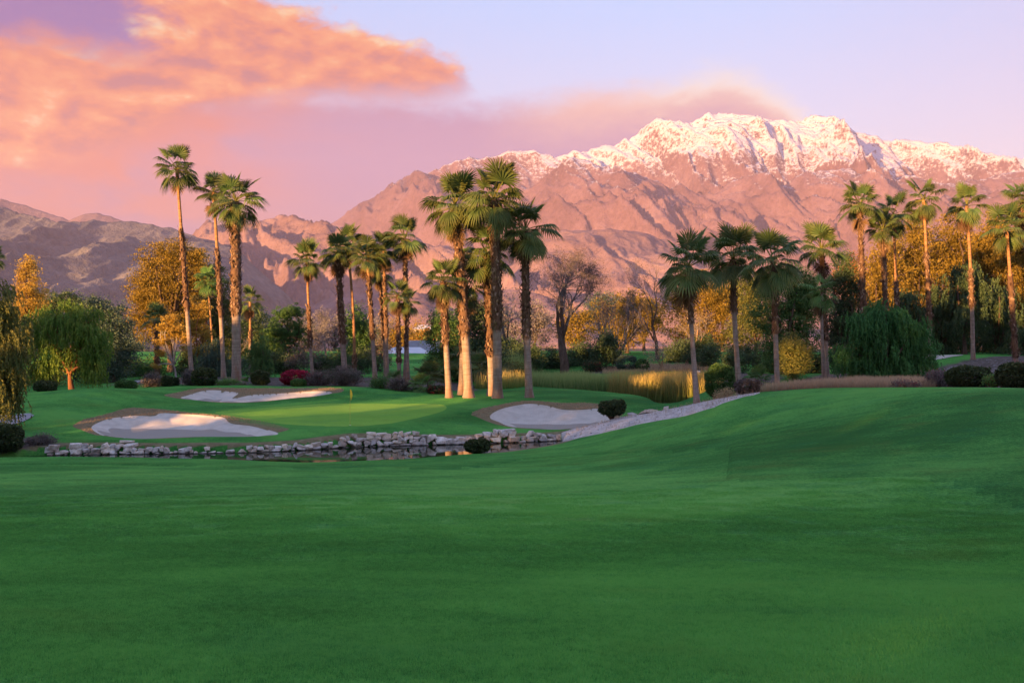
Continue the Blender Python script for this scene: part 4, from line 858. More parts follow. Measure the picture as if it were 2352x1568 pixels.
tree('evergreen_tree', 'dark pointed tree right of the slim palm', 1938, 98, [(1940, 615, 22, 34), (1930, 660, 38, 46), (1955, 700, 34, 60), (1920, 740, 44, 60), (1950, 800, 44, 60)], 'leafy', 'dark', 22000, 0.3, 0.8)
tree('weeping_tree', 'huge rounded weeping bush in front of the right palm row', 2035, 74, [(1980, 752, 44, 40), (2035, 732, 52, 40), (2092, 755, 46, 42), (1968, 812, 46, 46), (2030, 800, 64, 56), (2104, 815, 42, 50), (2000, 845, 56, 34), (2075, 845, 56, 34)], 'weep', 'weep', 60000, 0.2, 0.68, cat='bush')
for k, (u, D, top, col, n_) in enumerate([(2030, 128, 545, 'gold', 20000), (2105, 132, 490, 'gold', 26000), (2190, 134, 478, 'gold', 26000), (2275, 130, 486, 'gold', 26000), (2355, 126, 480, 'gold', 24000), (2440, 126, 470, 'gold', 12000)]):
    tree('weeping_tree', ['leftmost of the golden weeping trees on the right', 'second golden weeping tree from the left on the right', 'golden weeping tree behind the orange necked palm', 'golden weeping tree behind the white based palm', 'golden weeping tree behind the ringed palm at the right', 'golden weeping tree just past the right edge'][k],
         u, D, [(u, top + 45, 36, 46), (u - 22, top + 105, 40, 60), (u + 24, top + 110, 40, 64), (u, top + 190, 56, 80), (u, top + 270, 52, 70)], 'droop', col, n_, 0.35, 1.25, group='golden weeping trees')
for k, (u, D, top, n_) in enumerate([(2085, 116, 660, 15000), (2165, 118, 640, 18000), (2215, 116, 590, 18000), (2290, 118, 640, 16000), (2000, 112, 700, 12000), (2370, 112, 690, 14000)]):
    tree('evergreen_tree', ['shaded weeping tree behind the huge rounded bush', 'shaded weeping tree left of the white based palm', 'tallest shaded weeping tree, behind the white based palm', 'shaded weeping tree left of the ringed palm', 'shaded tree at the foot of the first palm of the right row', 'shaded tree at the right edge above the hedges'][k],
         u, D, [(u, top + 34, 30, 36), (u - 16, top + 80, 36, 50), (u + 18, top + 85, 36, 52), (u, top + 140, 46, 50)], 'weep', 'dark', n_, 0.3, 0.95, group='shaded weeping trees')
bare_tree('big bare grey tree with a stout trunk beyond the reeds', 1297, 125, 556, 92, 0.42, 6, leafy=6500, seed=4, first=0.27)
bare_tree('grey bare tree with white limbs spreading low', 1412, 134, 655, 66, 0.16, 4, M_BARKP, stems=6, leafy=1200, seed=2, first=0.34)
bare_tree('dark bare tree with tall thin limbs left of the golden tree', 1512, 138, 585, 80, 0.26, 5, leafy=900, seed=5, lean=-0.05)
bare_tree('small bare tan tree on the reed bank', 1517, 122, 778, 36, 0.09, 5, M_TWIGY, leafy=500, leafcol='straw', seed=3, first=0.33)
bare_tree('grey bare tree between the central palms', 1172, 118, 655, 62, 0.25, 5, leafy=1500, leafcol='grey', seed=6)
bare_tree('pale bare tree behind the double trunked palm', 748, 112, 700, 46, 0.18, 5, M_BARKP, leafy=1500, leafcol='grey', seed=7)
bare_tree('grey bare tree behind the dark crowned palm', 858, 118, 710, 46, 0.16, 5, leafy=1200, leafcol='grey', seed=8)
bare_tree('bare tan tree in front of the golden tree', 1575, 128, 690, 60, 0.14, 5, M_TWIGY, leafy=300, leafcol='straw', seed=9)
bare_tree('grey bare tree left of the round dark pine', 552, 124, 745, 34, 0.12, 4, leafy=400, leafcol='grey', seed=10)
# far belt of trees across the valley
fb = [(30, 712, 'dark'), (205, 690, 'dark'), (300, 760, 'blue'), (520, 745, 'dark'), (620, 740, 'blue'), (700, 725, 'grey'), (770, 720, 'grey'), (860, 742, 'grey'), (905, 735, 'gold'), (960, 742, 'gold'), (1000, 748, 'rust'), (1050, 705, 'dark'), (1150, 700, 'grey'), (1230, 690, 'grey'), (1320, 705, 'gold'), (1385, 670, 'blue'), (1480, 680, 'gold'), (1660, 640, 'gold'), (1700, 640, 'olive'), (1850, 625, 'blue'), (1960, 590, 'rust')]
fl_ = {30: 'at the far left edge', 205: 'behind the pepper tree crown', 300: 'left below the big golden tree', 520: 'behind the thick trunked palm', 620: 'left behind the round dark pine', 700: 'behind the lone slim palm', 770: 'behind the double trunked palm', 860: 'behind the dark crowned palm', 905: 'above the left end of the pale roof', 960: 'above the right end of the pale roof', 1000: 'right of the pale roof', 1050: 'behind the orange lit trunk', 1150: 'behind the tallest central palm', 1230: 'behind the rightmost central palm', 1320: 'behind the big bare tree', 1385: 'right of the big bare tree crown', 1480: 'behind the dark thin limbed tree', 1660: 'left of the middle bank palm', 1700: 'right of the middle bank palm', 1850: 'behind the slim palm crown', 1960: 'left of the first palm of the right row'}
cn = {'dark': 'dark', 'blue': 'bluish', 'grey': 'grey leafless', 'gold': 'golden', 'rust': 'rust coloured', 'olive': 'olive'}
for u, v, c in fb:
    ru = 44; tree('background_tree', f'{cn[c]} background tree {fl_[u]}', u, 175 + (u * 7) % 40, [(u, v + 22, ru * .6, 24), (u - ru * .5, v + 40, ru * .6, 30), (u + ru * .5, v + 42, ru * .6, 30), (u, v + 66, ru, 34)], 'leafy', c, 5200, 0.3, 1.35, group='background trees')
# ------------------------------------------------------------------ stone retaining wall: every stone a part
def stone_mesh(r):
    bm = bmesh.new(); n = 18; d = rnd_dir(r, n); e = np.sign(d) * np.abs(d) ** 0.55; e = e / np.abs(e).max(1, keepdims=True) * 0.5 * r.uniform(0.82, 1.0, (n, 1))
    for p in e: bm.verts.new(p)
    res = bmesh.ops.convex_hull(bm, input=bm.verts); bmesh.ops.delete(bm, geom=[g_ for g_ in res['geom_interior'] if isinstance(g_, bmesh.types.BMVert)], context='VERTS')
    bmesh.ops.bevel(bm, geom=list(bm.edges), offset=0.035, segments=1, affect='EDGES', clamp_overlap=True)
    me = bpy.data.meshes.new('stone'); bm.to_mesh(me); bm.free(); me.materials.append(M_STONE); return me
def stone_mat(name, a, b, c):
    m, t, out = new_mat(name); co_ = t.new('ShaderNodeTexCoord').outputs['Object']; oi = t.new('ShaderNodeObjectInfo').outputs['Random']
    pos = t.new('ShaderNodeNewGeometry').outputs['Position']
    n = t.noise(pos, 5.0, 5, 0.65); col = t.ramp(n, [(0.3, a), (0.52, b), (0.72, c)])
    hs = t.new('ShaderNodeHueSaturation'); t.put(hs.inputs['Value'], t.lin(oi, 0, 1, 0.6, 1.15)); t.put(hs.inputs['Hue'], t.lin(oi, 0, 1, 0.485, 0.51)); t.put(hs.inputs['Saturation'], t.lin(t.m('FRACT', t.m('MULTIPLY', oi, 7.3)), 0, 1, 0.5, 1.5)); t.put(hs.inputs['Color'], col)
    sz = t.new('ShaderNodeSeparateXYZ'); t.l.new(pos, sz.inputs[0])
    wet = t.step(t.m('ADD', sz.outputs[2], t.m('MULTIPLY', t.m('SUBTRACT', n, 0.5), 0.06)), 0.075, 0.03)
    col = t.mix(t.m('MULTIPLY', wet, 0.85), hs.outputs[0], (0.03, 0.026, 0.02))
    principled(t, out, col, 0.85, 0.2, bump(t, n, 0.6, 0.06)); return m
M_STONE = stone_mat('wall_stone', (0.40, 0.34, 0.27), (0.70, 0.64, 0.55), (0.82, 0.78, 0.71))
M_ROCK = stone_mat('boulder_rock', (0.16, 0.15, 0.145), (0.27, 0.26, 0.25), (0.36, 0.35, 0.34))
M_STONE2 = stone_mat('grit_stone', (0.28, 0.26, 0.23), (0.50, 0.47, 0.43), (0.68, 0.65, 0.61))
_sr = np.random.default_rng(21); STONES = [stone_mesh(_sr) for _ in range(12)]
WP = np.array([UD(100, 52.25), UD(267, 52.85), UD(433, 53.15), UD(567, 53.65), UD(700, 54.95), UD(808, 56.6), UD(890, 57.2), UD(985, 57.8), UD(1067, 58.4), UD(1215, 59.7), UD(1284, 60.7)])
WPU = [100, 267, 433, 567, 700, 808, 890, 985, 1067, 1215, 1284]
WH = ([100, 120, 170, 230, 270, 330, 400, 440, 520, 560, 640, 690, 760, 800, 850, 930, 985, 1020, 1070, 1100, 1150, 1200, 1230, 1284],
      [.34, .55, .62, .55, .50, .42, .26, .24, .16, .26, .30, .42, .42, .72, .92, .90, .66, .36, .42, .60, .92, .82, .55, .34])
arc = np.concatenate([[0], np.cumsum(np.linalg.norm(np.diff(WP, axis=0), axis=1))])
wall = thing('stone_wall', 'low wall of stacked pale stones along the pond below the green', 'stone wall', (WP[5][0], WP[5][1], 0.0))
z = -0.16; k = 0
while z < 0.95:
    s = _sr.uniform(0, 0.3)
    while s < arc[-1]:
        w = _sr.uniform(0.20, 0.60) * (1.5 if _sr.random() < 0.15 else 1.0); h = _sr.uniform(0.20, 0.36); m_ = s + w / 2
        u = np.interp(m_, arc, WPU); lim = 0.82 * np.interp(u, *WH) + _sr.normal(0, 0.04)
        if z + h * 0.45 < lim and not (z > -0.1 and _sr.random() < 0.05):
            x = np.interp(m_, arc, WP[:, 0]); y = np.interp(m_, arc, WP[:, 1]); x2 = np.interp(m_ + .2, arc, WP[:, 0]); y2 = np.interp(m_ + .2, arc, WP[:, 1])
            if z + h > lim + 0.12: h = max(0.16, lim + 0.12 - z)
            big = _sr.random() < 0.10 and z + 2 * h < lim + .1; hh = h * (1.9 if big else 1.0)
            o = obj('stone', STONES[k % 12], wall); k += 1
            o.location = (x - WP[5][0] + _sr.normal(0, .02), y - WP[5][1] + (z + .16) * 0.22 + _sr.normal(0, 0.05), z + hh / 2 + _sr.normal(0, .015))
            o.rotation_euler = (_sr.normal(0, 0.07), _sr.normal(0, 0.10), math.atan2(y2 - y, x2 - x) + _sr.normal(0, 0.08) + (math.pi if _sr.random() < .5 else 0)); o.scale = (w * 1.13, _sr.uniform(0.4, 0.6), hh * 1.14)
        s += w
    z += 0.235
for u, D, w, h, lb in ((1481, 63.0, 0.9, 0.32, 'flat pale rock at the pond end of the grit bank'), (1500, 63.8, 0.7, 0.28, 'small pale rock beside the flat rock on the bank'), (1530, 64.6, 0.5, 0.3, 'small pale rock nearest the white palm trunk'), (1452, 62.4, 0.6, 0.22, 'small pale rock right of the round bank bush'), (292, 53.6, 0.75, 0.24, 'flat grey rock on the turf above the wall')):
    b = G(u, D); o = obj('rock', STONES[k % 12], None, b + np.array([0, 0, h * .3]), lb, 'rock', 'loose rocks'); k += 1; o.scale = (w, w * .7, h); o.rotation_euler = (0.1, 0.1, k)
b = G(2212, 78); bm = bmesh.new(); bmesh.ops.create_icosphere(bm, subdivisions=4, radius=1.0)
for v in bm.verts:
    p = v.co; n_ = 1 + 0.22 * float(fbm(np.array([p.x * 1.3 + 3]), np.array([p.y * 1.3 + p.z * 1.9]), 4)[0]); v.co = Vector((p.x * 1.35 * n_, p.y * 1.0 * n_, max(p.z, -0.4) * 0.75 * n_))
me = bpy.data.meshes.new('boulder'); bm.to_mesh(me); bm.free(); me.materials.append(M_ROCK)
obj('boulder', me, None, b + np.array([0, 0, 0.1]), 'large grey boulder on the mulch slope behind the hedges', 'boulder')

# ------------------------------------------------------------------ flag
def plain_mat(name, col, rough=0.6, spec=0.3, var=0.0, scale=4.0):
    m, t, out = new_mat(name)
    if var:
        pos = t.new('ShaderNodeNewGeometry').outputs['Position']; n = t.noise(pos, scale, 4, 0.65)
        lo_ = tuple(c * (1 - var) for c in col); hi = tuple(min(1, c * (1 + var)) for c in col); col = t.ramp(n, [(0.3, lo_), (0.7, hi)])
    principled(t, out, col, rough, spec); return m
M_YEL = plain_mat('flag_yellow', (0.80, 0.66, 0.06), 0.7); M_POLE = plain_mat('pole_yellow', (0.55, 0.47, 0.10), 0.4)
b = G(804, 60.0); fs = thing('golf_flag', 'yellow golf flag on a thin pole in the putting green', 'golf flag', b)
v, q = tube([(0, 0, -0.1), (0, 0, 1.0), (0, 0, 2.2)], [0.010, 0.008, 0.007], 8); obj('pole', mesh_np('pole', v, q, M_POLE, True), fs)
fx = np.linspace(0, 1, 9); fz = np.linspace(0, 1, 9); vv = []
for i_ in fz:
    for j_ in fx:
        w = 0.17 * (1 - abs(i_ - 0.55) * 0.9); vv.append((0.012 + j_ * w * (0.6 + 0.4 * math.cos(i_ * 2)), 0.05 * math.sin(j_ * 6 + i_ * 2) * j_, 2.16 - i_ * 0.42 - j_ * 0.20 * (0.4 + i_)))
ii = np.arange(8)[:, None] * 9; jj = np.arange(8)[None]
me = mesh_np('flag', np.array(vv), np.stack([ii + jj, ii + jj + 1, ii + jj + 10, ii + jj + 9], -1).reshape(-1, 4), M_YEL, True); obj('flag', me, fs)
M_WHITE = plain_mat('cup_white', (0.8, 0.8, 0.8)); th = np.linspace(0, 2 * np.pi, 16, endpoint=False)
v, q = tube([(0, 0, -0.06), (0, 0, 0.012)], [0.055, 0.055], 16); obj('cup', mesh_np('cup', v, q, M_WHITE, True), fs)

# ------------------------------------------------------------------ cart path and far bunkers, laid on the ground
def drape(name, label, pol, mat, lift, step_=0.35):
    q = smooth_poly(pol, 5); lo_, hi = q.min(0) - step_, q.max(0) + step_; xs = np.arange(lo_[0], hi[0], step_); ys = np.arange(lo_[1], hi[1], step_); X, Y = np.meshgrid(xs, ys); sh = X.shape
    d = poly_sdf(X.ravel(), Y.ravel(), q); e = .01; gx = (poly_sdf(X.ravel() + e, Y.ravel(), q) - d) / e; gy = (poly_sdf(X.ravel(), Y.ravel() + e, q) - d) / e
    k_ = np.abs(d) < step_ * .55; x = X.ravel() - np.where(k_, gx * d, 0); y = Y.ravel() - np.where(k_, gy * d, 0); dd = np.where(k_, 0, d)
    i_ = np.arange(sh[0] - 1)[:, None] * sh[1]; j_ = np.arange(sh[1] - 1)[None]; fq = np.stack([i_ + j_, i_ + j_ + 1, i_ + j_ + sh[1] + 1, i_ + j_ + sh[1]], -1).reshape(-1, 4); fq = fq[(dd[fq] <= 0).all(1)]
    ids, inv = np.unique(fq, return_inverse=True); v_ = np.stack([x, y, H(x, y) + lift], 1)[ids]
    return obj(name, mesh_np(name, v_, inv.reshape(-1, 4), mat, True), label=label, kind='structure')
M_PATH = plain_mat('path_concrete', (0.30, 0.31, 0.33), 0.8, 0.3, 0.15, 6.0)
drape('cart_path', 'short stretch of grey cart path at the left edge', np.array([UD(-300, 60.0), UD(-60, 59.0), UD(20, 58.6), UD(52, 59.6), UD(79, 61.4), UD(60, 61.9), UD(20, 61.5), UD(-60, 62.0), UD(-300, 63.0)]), M_PATH, 0.05)
drape('cart_path', 'pale path seen under the trees on the left', np.array([UD(295, 92), UD(345, 93), UD(345, 99), UD(300, 99)]), M_PATH, 0.06)
drape('sand_bunker', 'small far bunker beyond the reeds', np.array([UD(1572, 112), UD(1600, 111), UD(1628, 113), UD(1622, 118), UD(1598, 120), UD(1575, 116)]), M_SAND, 0.06)
drape('sand_bunker', 'far bunker on the slope behind the huge rounded bush', np.array([UD(2120, 106), UD(2165, 107), UD(2212, 111), UD(2200, 113), UD(2170, 114), UD(2130, 115), UD(2110, 112)]), M_SAND, 0.06)

# ------------------------------------------------------------------ buildings far behind
M_ROOFG = plain_mat('roof_grey', (0.20, 0.215, 0.235), 0.8, 0.2, 0.15, 0.8); M_ROOFW = plain_mat('roof_white', (0.62, 0.66, 0.70), 0.6, 0.3, 0.06, 1.0)
M_WALLB = plain_mat('wall_brown', (0.060, 0.045, 0.045), 0.85, 0.2, 0.3, 2.0); M_WALLC = plain_mat('wall_cream', (0.52, 0.45, 0.38), 0.85, 0.2, 0.1, 1.0); M_GLASS = plain_mat('window_glass', (0.03, 0.035, 0.045), 0.1, 0.5)
def boxm(name, x0, x1, y0, y1, z0, z1, mat, topin=(0, 0)):
    a, b_ = topin; v = [(x0, y0, z0), (x1, y0, z0), (x1, y1, z0), (x0, y1, z0), (x0 + a, y0 + b_, z1), (x1 - a, y0 + b_, z1), (x1 - a, y1 - b_, z1), (x0 + a, y1 - b_, z1)]
    return mesh_np(name, v, np.array([(0, 3, 2, 1), (4, 5, 6, 7), (0, 1, 5, 4), (1, 2, 6, 5), (2, 3, 7, 6), (3, 0, 4, 7)]), mat)
b = G(935, 150); px = 150 / F; b[2] = P(0, 846, 150)[2]
bl = thing('clubhouse', 'low dark walled building with a pale lower roof and a grey upper roof', 'building', b)
obj('wall', boxm('wall', -48 * px, 52 * px, 0, 14, -1.5, 26 * px, M_WALLB), bl)
obj('lower_roof', boxm('lower_roof', -70 * px, 58 * px, -1.6, 9, 26 * px + .01, 49 * px, M_ROOFW, (34 * px, 4.5)), bl)
obj('upper_roof', boxm('upper_roof', -30 * px, 82 * px, 6, 22, 36 * px, 66 * px, M_ROOFG, (12 * px, 7)), bl)
for i_ in range(5): obj('window', boxm('window', (-40 + i_ * 18) * px, (-30 + i_ * 18) * px, -0.06, 0.05, 4 * px, 18 * px, M_GLASS), bl)
for u, v_, D, w, hh, rc, lb in ((972, 768, 300, 44, 22, M_ROOFW, 'small white roofed house far behind the clubhouse'), (1020, 772, 320, 40, 18, M_ROOFG, 'tiny cream house far right of the clubhouse'), (330, 842, 150, 38, 20, M_ROOFW, 'pale low house seen under the trees on the left')):
    b = P(u, v_, D); px = D / F; h_ = thing('house', lb, 'house', b, 'far houses'); obj('wall', boxm('wall', -w / 2 * px, w / 2 * px, 0, 8, -3.5, hh * .55 * px, M_WALLC), h_)
    obj('roof', boxm('roof', -w * .54 * px, w * .54 * px, -.6, 8.6, hh * .55 * px + .01, hh * px, rc, (w * .18 * px, 3.2)), h_)
    for i_ in range(3): obj('window', boxm('window', (-.36 + i_ * .28) * w * px, (-.22 + i_ * .28) * w * px, -0.07, 0.05, hh * .12 * px, hh * .42 * px, M_GLASS), h_)

# ------------------------------------------------------------------ shrubs
for a in [
    ('clipped_shrub', 'clipped dark shrub at the left bottom corner beside the wall', 8, 51.6, 44, 34, 'hedge', 9000),
    ('clipped_shrub', 'low clipped shrub on the crest left of the leaning trunk', 104, 76, 26, 13, 'hedge', 4000),
    ('clipped_shrub', 'low clipped shrub right of the leaning trunk', 290, 82, 25, 11, 'green', 4000),
    ('clipped_shrub', 'small clipped shrub in front of the white pine trunk', 384, 86, 15, 13, 'hedge', 3000),
    ('clipped_shrub', 'tiny clipped shrub right of the white pine trunk', 404, 87, 7, 10, 'hedge', 1500),
    ('clipped_shrub', 'big round clipped shrub left of the tall left palms', 470, 86, 30, 22, 'hedge', 6500),
    ('clipped_shrub', 'ball shaped clipped shrub right of the tall left palms', 598, 86, 22, 18, 'hedge', 5000),
    ('clipped_shrub', 'small box hedge in front of the red blossom bush', 686, 84, 18, 9, 'green', 2500),
    ('clipped_shrub', 'round grey green bush among the reeds right of the white limbs', 1440, 124, 26, 20, 'blue', 4500),
    ('clipped_shrub', 'low green bush right of the round grey green bush', 1476, 123, 16, 15, 'green', 3000),
    ('clipped_shrub', 'tall clipped bush between the white trunks by the bank', 1655, 74, 36, 42, 'green', 12000),
    ('clipped_shrub', 'dark brownish bush on the bank top', 1719, 65, 32, 18, 'plum', 5000),
    ('clipped_shrub', 'long clipped hedge on the right crest', 2226, 53, 52, 26, 'hedge', 11000),
    ('clipped_shrub', 'clipped hedge at the right edge', 2336, 50, 46, 30, 'hedge', 9500)]:
    shrub(*a, group='clipped shrubs')
shrub('round_bush', 'round bush with bare stems on the grit bank', 1405, 61, 29, 20, 'hedge', 5500, lobes=[(0, 26, 30, 17), (14, 32, 18, 14), (-14, 28, 16, 14)], stems=26, cat='bush')
shrub('round_bush', 'round bush with bare stems at the water edge before the wall', 1096, 51.5, 28, 19, 'hedge', 5000, lobes=[(0, 24, 27, 15), (12, 28, 16, 13), (-12, 24, 16, 12)], stems=26, cat='bush')
for a in [
    ('flowering_bush', 'red blossom bush below the lone slim palm', 680, 86, 36, 18, 'red', 4500, 'hedge', 1.0, 'bush', None, 1500),
    ('loose_bush', 'dark red tinged bush right of the red blossom bush', 730, 85, 26, 16, 'plum', 4000, 'leafy', 0.5, 'bush', None, 150),
    ('loose_bush', 'grey purple bush left of the flag', 788, 84, 42, 22, 'plum', 7500, 'leafy', 0.5, 'bush', None, 0),
    ('loose_bush', 'dark bush right of the flag behind the mound', 872, 82, 22, 14, 'green', 3600, 'leafy', 0.45, 'bush', None, 0),
    ('loose_bush', 'brown grey bush behind the mound right of the flag', 918, 81, 30, 14, 'plum', 4500, 'leafy', 0.45, 'bush', None, 0),
    ('flowering_bush', 'low bush with magenta flowers at the foot of the central palms', 1005, 79, 26, 10, 'hedge', 3500, 'hedge', 0.8, 'bush', None, 300),
    ('loose_bush', 'purple grey bush left of the big clipped shrub', 438, 87, 18, 20, 'plum', 4000, 'leafy', 0.45, 'bush', None, 0),
    ('loose_bush', 'purple grey bush in front of the pepper tree', 350, 86, 22, 16, 'plum', 4000, 'leafy', 0.45, 'bush', None, 0),
    ('loose_bush', 'low green strip of plants between the tall left palms', 522, 86, 28, 8, 'lime', 2500, 'leafy', 0.35, 'bush', None, 0),
    ('loose_bush', 'bush with small red flowers beyond the reeds', 1360, 127, 26, 12, 'hedge', 2500, 'leafy', 0.7, 'bush', None, 350),
    ('flowering_bush', 'loose bush with crimson flowers left of the long clipped hedge', 2165, 56, 40, 24, 'plum', 5000, 'leafy', 0.4, 'bush', None, 420),
    ('flowering_bush', 'low dark bush with red flowers in the dry grass', 2080, 55, 28, 9, 'plum', 2500, 'leafy', 0.35, 'bush', None, 160),
    ('flowering_bush', 'small red flowering bush between the two right hedges', 2284, 51, 20, 14, 'lime', 1800, 'leafy', 0.35, 'bush', None, 300),
    ('flowering_bush', 'red flowering bush behind the right edge hedge', 2340, 60, 26, 30, 'plum', 2200, 'leafy', 0.4, 'bush', None, 200),
    ('loose_bush', 'brown brush left of the water below the turf', 95, 52.8, 34, 11, 'plum', 3000, 'leafy', 0.3, 'bush', None, 0),
    ('loose_bush', 'tan brush at the right end of the reed pond', 1662, 70, 26, 15, 'straw', 2500, 'leafy', 0.35, 'bush', None, 0)]:
    shrub(*a)
# undergrowth under the tree belts
ug = [(40, 100, 'olive'), (110, 96, 'gold'), (190, 100, 'dark'), (240, 104, 'dark'), (310, 112, 'dark'), (345, 106, 'green'), (430, 108, 'dark'), (470, 112, 'blue'), (545, 108, 'blue'), (620, 114, 'dark'), (655, 112, 'dark'), (700, 110, 'plum'), (740, 112, 'dark'), (775, 108, 'dark'), (830, 112, 'dark'), (868, 118, 'plum'), (1010, 100, 'green'), (1050, 98, 'green'), (1090, 100, 'green'), (1130, 104, 'dark'), (1165, 108, 'olive'), (1630, 122, 'dark'), (1690, 108, 'dark'), (1745, 104, 'dark'), (1780, 98, 'green'), (1870, 96, 'dark'), (1930, 94, 'dark'), (2125, 122, 'dark'), (2180, 124, 'dark'), (2240, 126, 'dark'), (2310, 122, 'dark'), (2365, 118, 'dark')]
ugn = ['at the left edge behind the hanging tree', 'sunlit under the pepper tree', 'right of the leaning trunk', 'under the dark blue green tree', 'below the big golden tree, left', 'left of the white pine trunk', 'behind the big round clipped shrub', 'behind the second left palm', 'behind the ball shaped clipped shrub', 'left under the round dark pine', 'right under the round dark pine', 'behind the lone slim palm foot', 'behind the pale bare tree', 'behind the double trunked palm foot', 'behind the smooth leaning palm foot', 'left of the dark walled building', 'left of the central palms', 'behind the shorter central palm', 'behind the orange lit trunk foot', 'behind the tallest central palm foot', 'left of the green reeds', 'left of the tall clipped bank bush', 'behind the middle bank palm', 'left of the dense green tree', 'left below the dense green tree', 'under the slim palm', 'left of the huge rounded bush', 'behind the far right bunker', 'above the far right bunker', 'behind the white based palm foot', 'left of the ringed palm foot', 'at the right edge under the trees']
for i_, (u, D, c) in enumerate(ug):
    shrub('undergrowth_bush', f'{cn.get(c, {"green": "green", "plum": "purple grey"}.get(c))} undergrowth bush {ugn[i_]}', u, D, 30 + 8 * (i_ % 3), 20 + 5 * (i_ % 4), c, 3200, 'leafy', 0.8, 'bush', 'undergrowth bushes')
# fan leaved shrubs
def fan_shrub(label, u, D, half, kind, n, h=0.5):
    r = np.random.default_rng(int(u + D)); b = G(u, D); root = thing('fan_palm_shrub', label, 'shrub', b, 'fan leaved shrubs'); sc = half * D / F / 1.7
    v, q = tube([(0, 0, -0.1), (0, 0, h * .6), (0.02, 0, h)], [0.16, 0.14, 0.12], 8); obj('stem', mesh_np('stem', v, q, M_BARK, True), root)
    for i_ in range(n):
        e = (i_ + .5) / n; pc_ = 82 - 85 * e + r.normal(0, 6); kk = int(np.argmin([abs(pc_ - p) for p in PITCH])); o = obj('frond', FROND[kind][kk][i_ % 2], root)
        o.location = (r.normal(0, .05), r.normal(0, .05), h); s = sc * r.uniform(.8, 1.1); o.scale = (s, s, s); o.rotation_euler = (r.normal(0, .1), r.normal(0, .1), i_ * 2.4)
for a in (('tall fan leaved shrub left of the central palms', 985, 85, 36, 'green', 22, 0.9), ('low fan leaved shrub left of the central palm feet', 968, 80.5, 32, 'pale', 18, 0.3), ('fan leaved shrub behind the middle left palms', 905, 88, 26, 'pale', 16, 0.3), ('fan leaved shrub behind the central trunks', 1098, 92, 44, 'green', 20, 1.6), ('second fan leaved shrub behind the central trunks', 1060, 96, 40, 'green', 18, 2.0), ('yellow green fan shrub between the two right bank palms', 1738, 76, 36, 'pale', 18, 0.7), ('small fan shrub at the foot of the thick trunked palm', 562, 86, 16, 'pale', 12, 0.1)):
    fan_shrub(*a)

# ------------------------------------------------------------------ reeds and dry grass
def blades(name, label, pts, h, w, mat, r, lean=0.18):
    n = len(pts); zz = H(pts[:, 0], pts[:, 1]); b = np.stack([pts[:, 0], pts[:, 1], np.maximum(zz, -0.25)], 1); a = r.uniform(0, np.pi, n); sd_ = np.stack([np.cos(a), np.sin(a) * .5, 0 * a], 1) * w[:, None]
    ln = r.normal(0, lean, (n, 2)) * h[:, None]; m_ = b + np.concatenate([ln * .35, (h * .55)[:, None]], 1); t_ = b + np.concatenate([ln, h[:, None]], 1)
    v = np.stack([b - sd_, b + sd_, m_ + sd_ * .8, m_ - sd_ * .8, t_], 1).reshape(-1, 3); k_ = np.arange(n)[:, None] * 5
    tj = r.normal(0, .12, n); ti = np.stack([tj + .0, tj + .0, tj + .45, tj + .45, tj + 1.0], 1).ravel()
    return obj(name, mesh_np(name, v, [k_ + np.array([[0, 1, 2, 3]]), k_ + np.array([[3, 2, 4]])], mat, False, {'tint': np.clip(ti, 0, 1)}), label=label, kind='stuff')
def scatter(r, pol, n, thr=None):
    pol = np.asarray(pol); lo_, hi = pol.min(0), pol.max(0); out = []
    while len(out) < n:
        p = r.uniform(lo_, hi, (n, 2)); d = poly_sdf(p[:, 0], p[:, 1], pol); p = p[d < 0]; out += list(p)
    return np.array(out[:n])
_rr = np.random.default_rng(5)
M_REED = leaf_mat('reed', (0.05, 0.20, 0.04), (0.42, 0.52, 0.18), 0.3); M_REEDY = leaf_mat('reed_yellow', (0.10, 0.20, 0.035), (0.60, 0.47, 0.16), 0.3); M_STRAW = leaf_mat('straw', (0.30, 0.21, 0.12), (0.62, 0.48, 0.30), 0.3)
p = scatter(_rr, [UD(1150, 110), UD(1300, 110), UD(1440, 110.5), UD(1480, 118), UD(1420, 118.5), UD(1200, 118), UD(1140, 116)], 9000); blades('reeds', 'tall green reeds along the far side of the pond', p, _rr.uniform(2.5, 3.4, len(p)) * (1 + .2 * perlin(p[:, 0] / 3, p[:, 1] / 3)), _rr.uniform(.025, .06, len(p)), M_REED, _rr, .16)
p = scatter(_rr, [UD(1395, 110), UD(1500, 108.5), UD(1600, 105), UD(1660, 100), UD(1668, 106), UD(1620, 116), UD(1500, 118.5), UD(1430, 118.5)], 8000); blades('reeds', 'yellow tipped reeds at the right end of the pond', p, _rr.uniform(2.4, 3.4, len(p)) * (1 + .25 * perlin(p[:, 0] / 3, p[:, 1] / 3)), _rr.uniform(.025, .06, len(p)), M_REEDY, _rr, .17)
p = scatter(_rr, [UD(1090, 88), UD(1180, 87), UD(1215, 92), UD(1190, 110), UD(1110, 106)], 3500); blades('reeds', 'pale thin reeds behind the central palm trunks', p, _rr.uniform(.9, 1.7, len(p)), np.full(len(p), .022), M_REEDY, _rr, .16)
p = scatter(_rr, [UD(1895, 60), UD(1960, 58), UD(2060, 56.5), UD(2150, 55), UD(2160, 60), UD(2080, 66), UD(1960, 68), UD(1890, 66)], 11000); blades('dry_grass', 'tall straw coloured grass along the right crest', p, _rr.uniform(.28, .72, len(p)) * (1 + .4 * perlin(p[:, 0] / 2, p[:, 1] / 2)), np.full(len(p), .012), M_STRAW, _rr, .12)
p = scatter(_rr, [UD(1745, 63), UD(1830, 62), UD(1900, 60), UD(1900, 68), UD(1830, 76), UD(1760, 72)], 5000); blades('dry_grass', 'thin straw grass at the foot of the right bank palm', p, _rr.uniform(.25, .75, len(p)), np.full(len(p), .011), M_STRAW, _rr, .22)
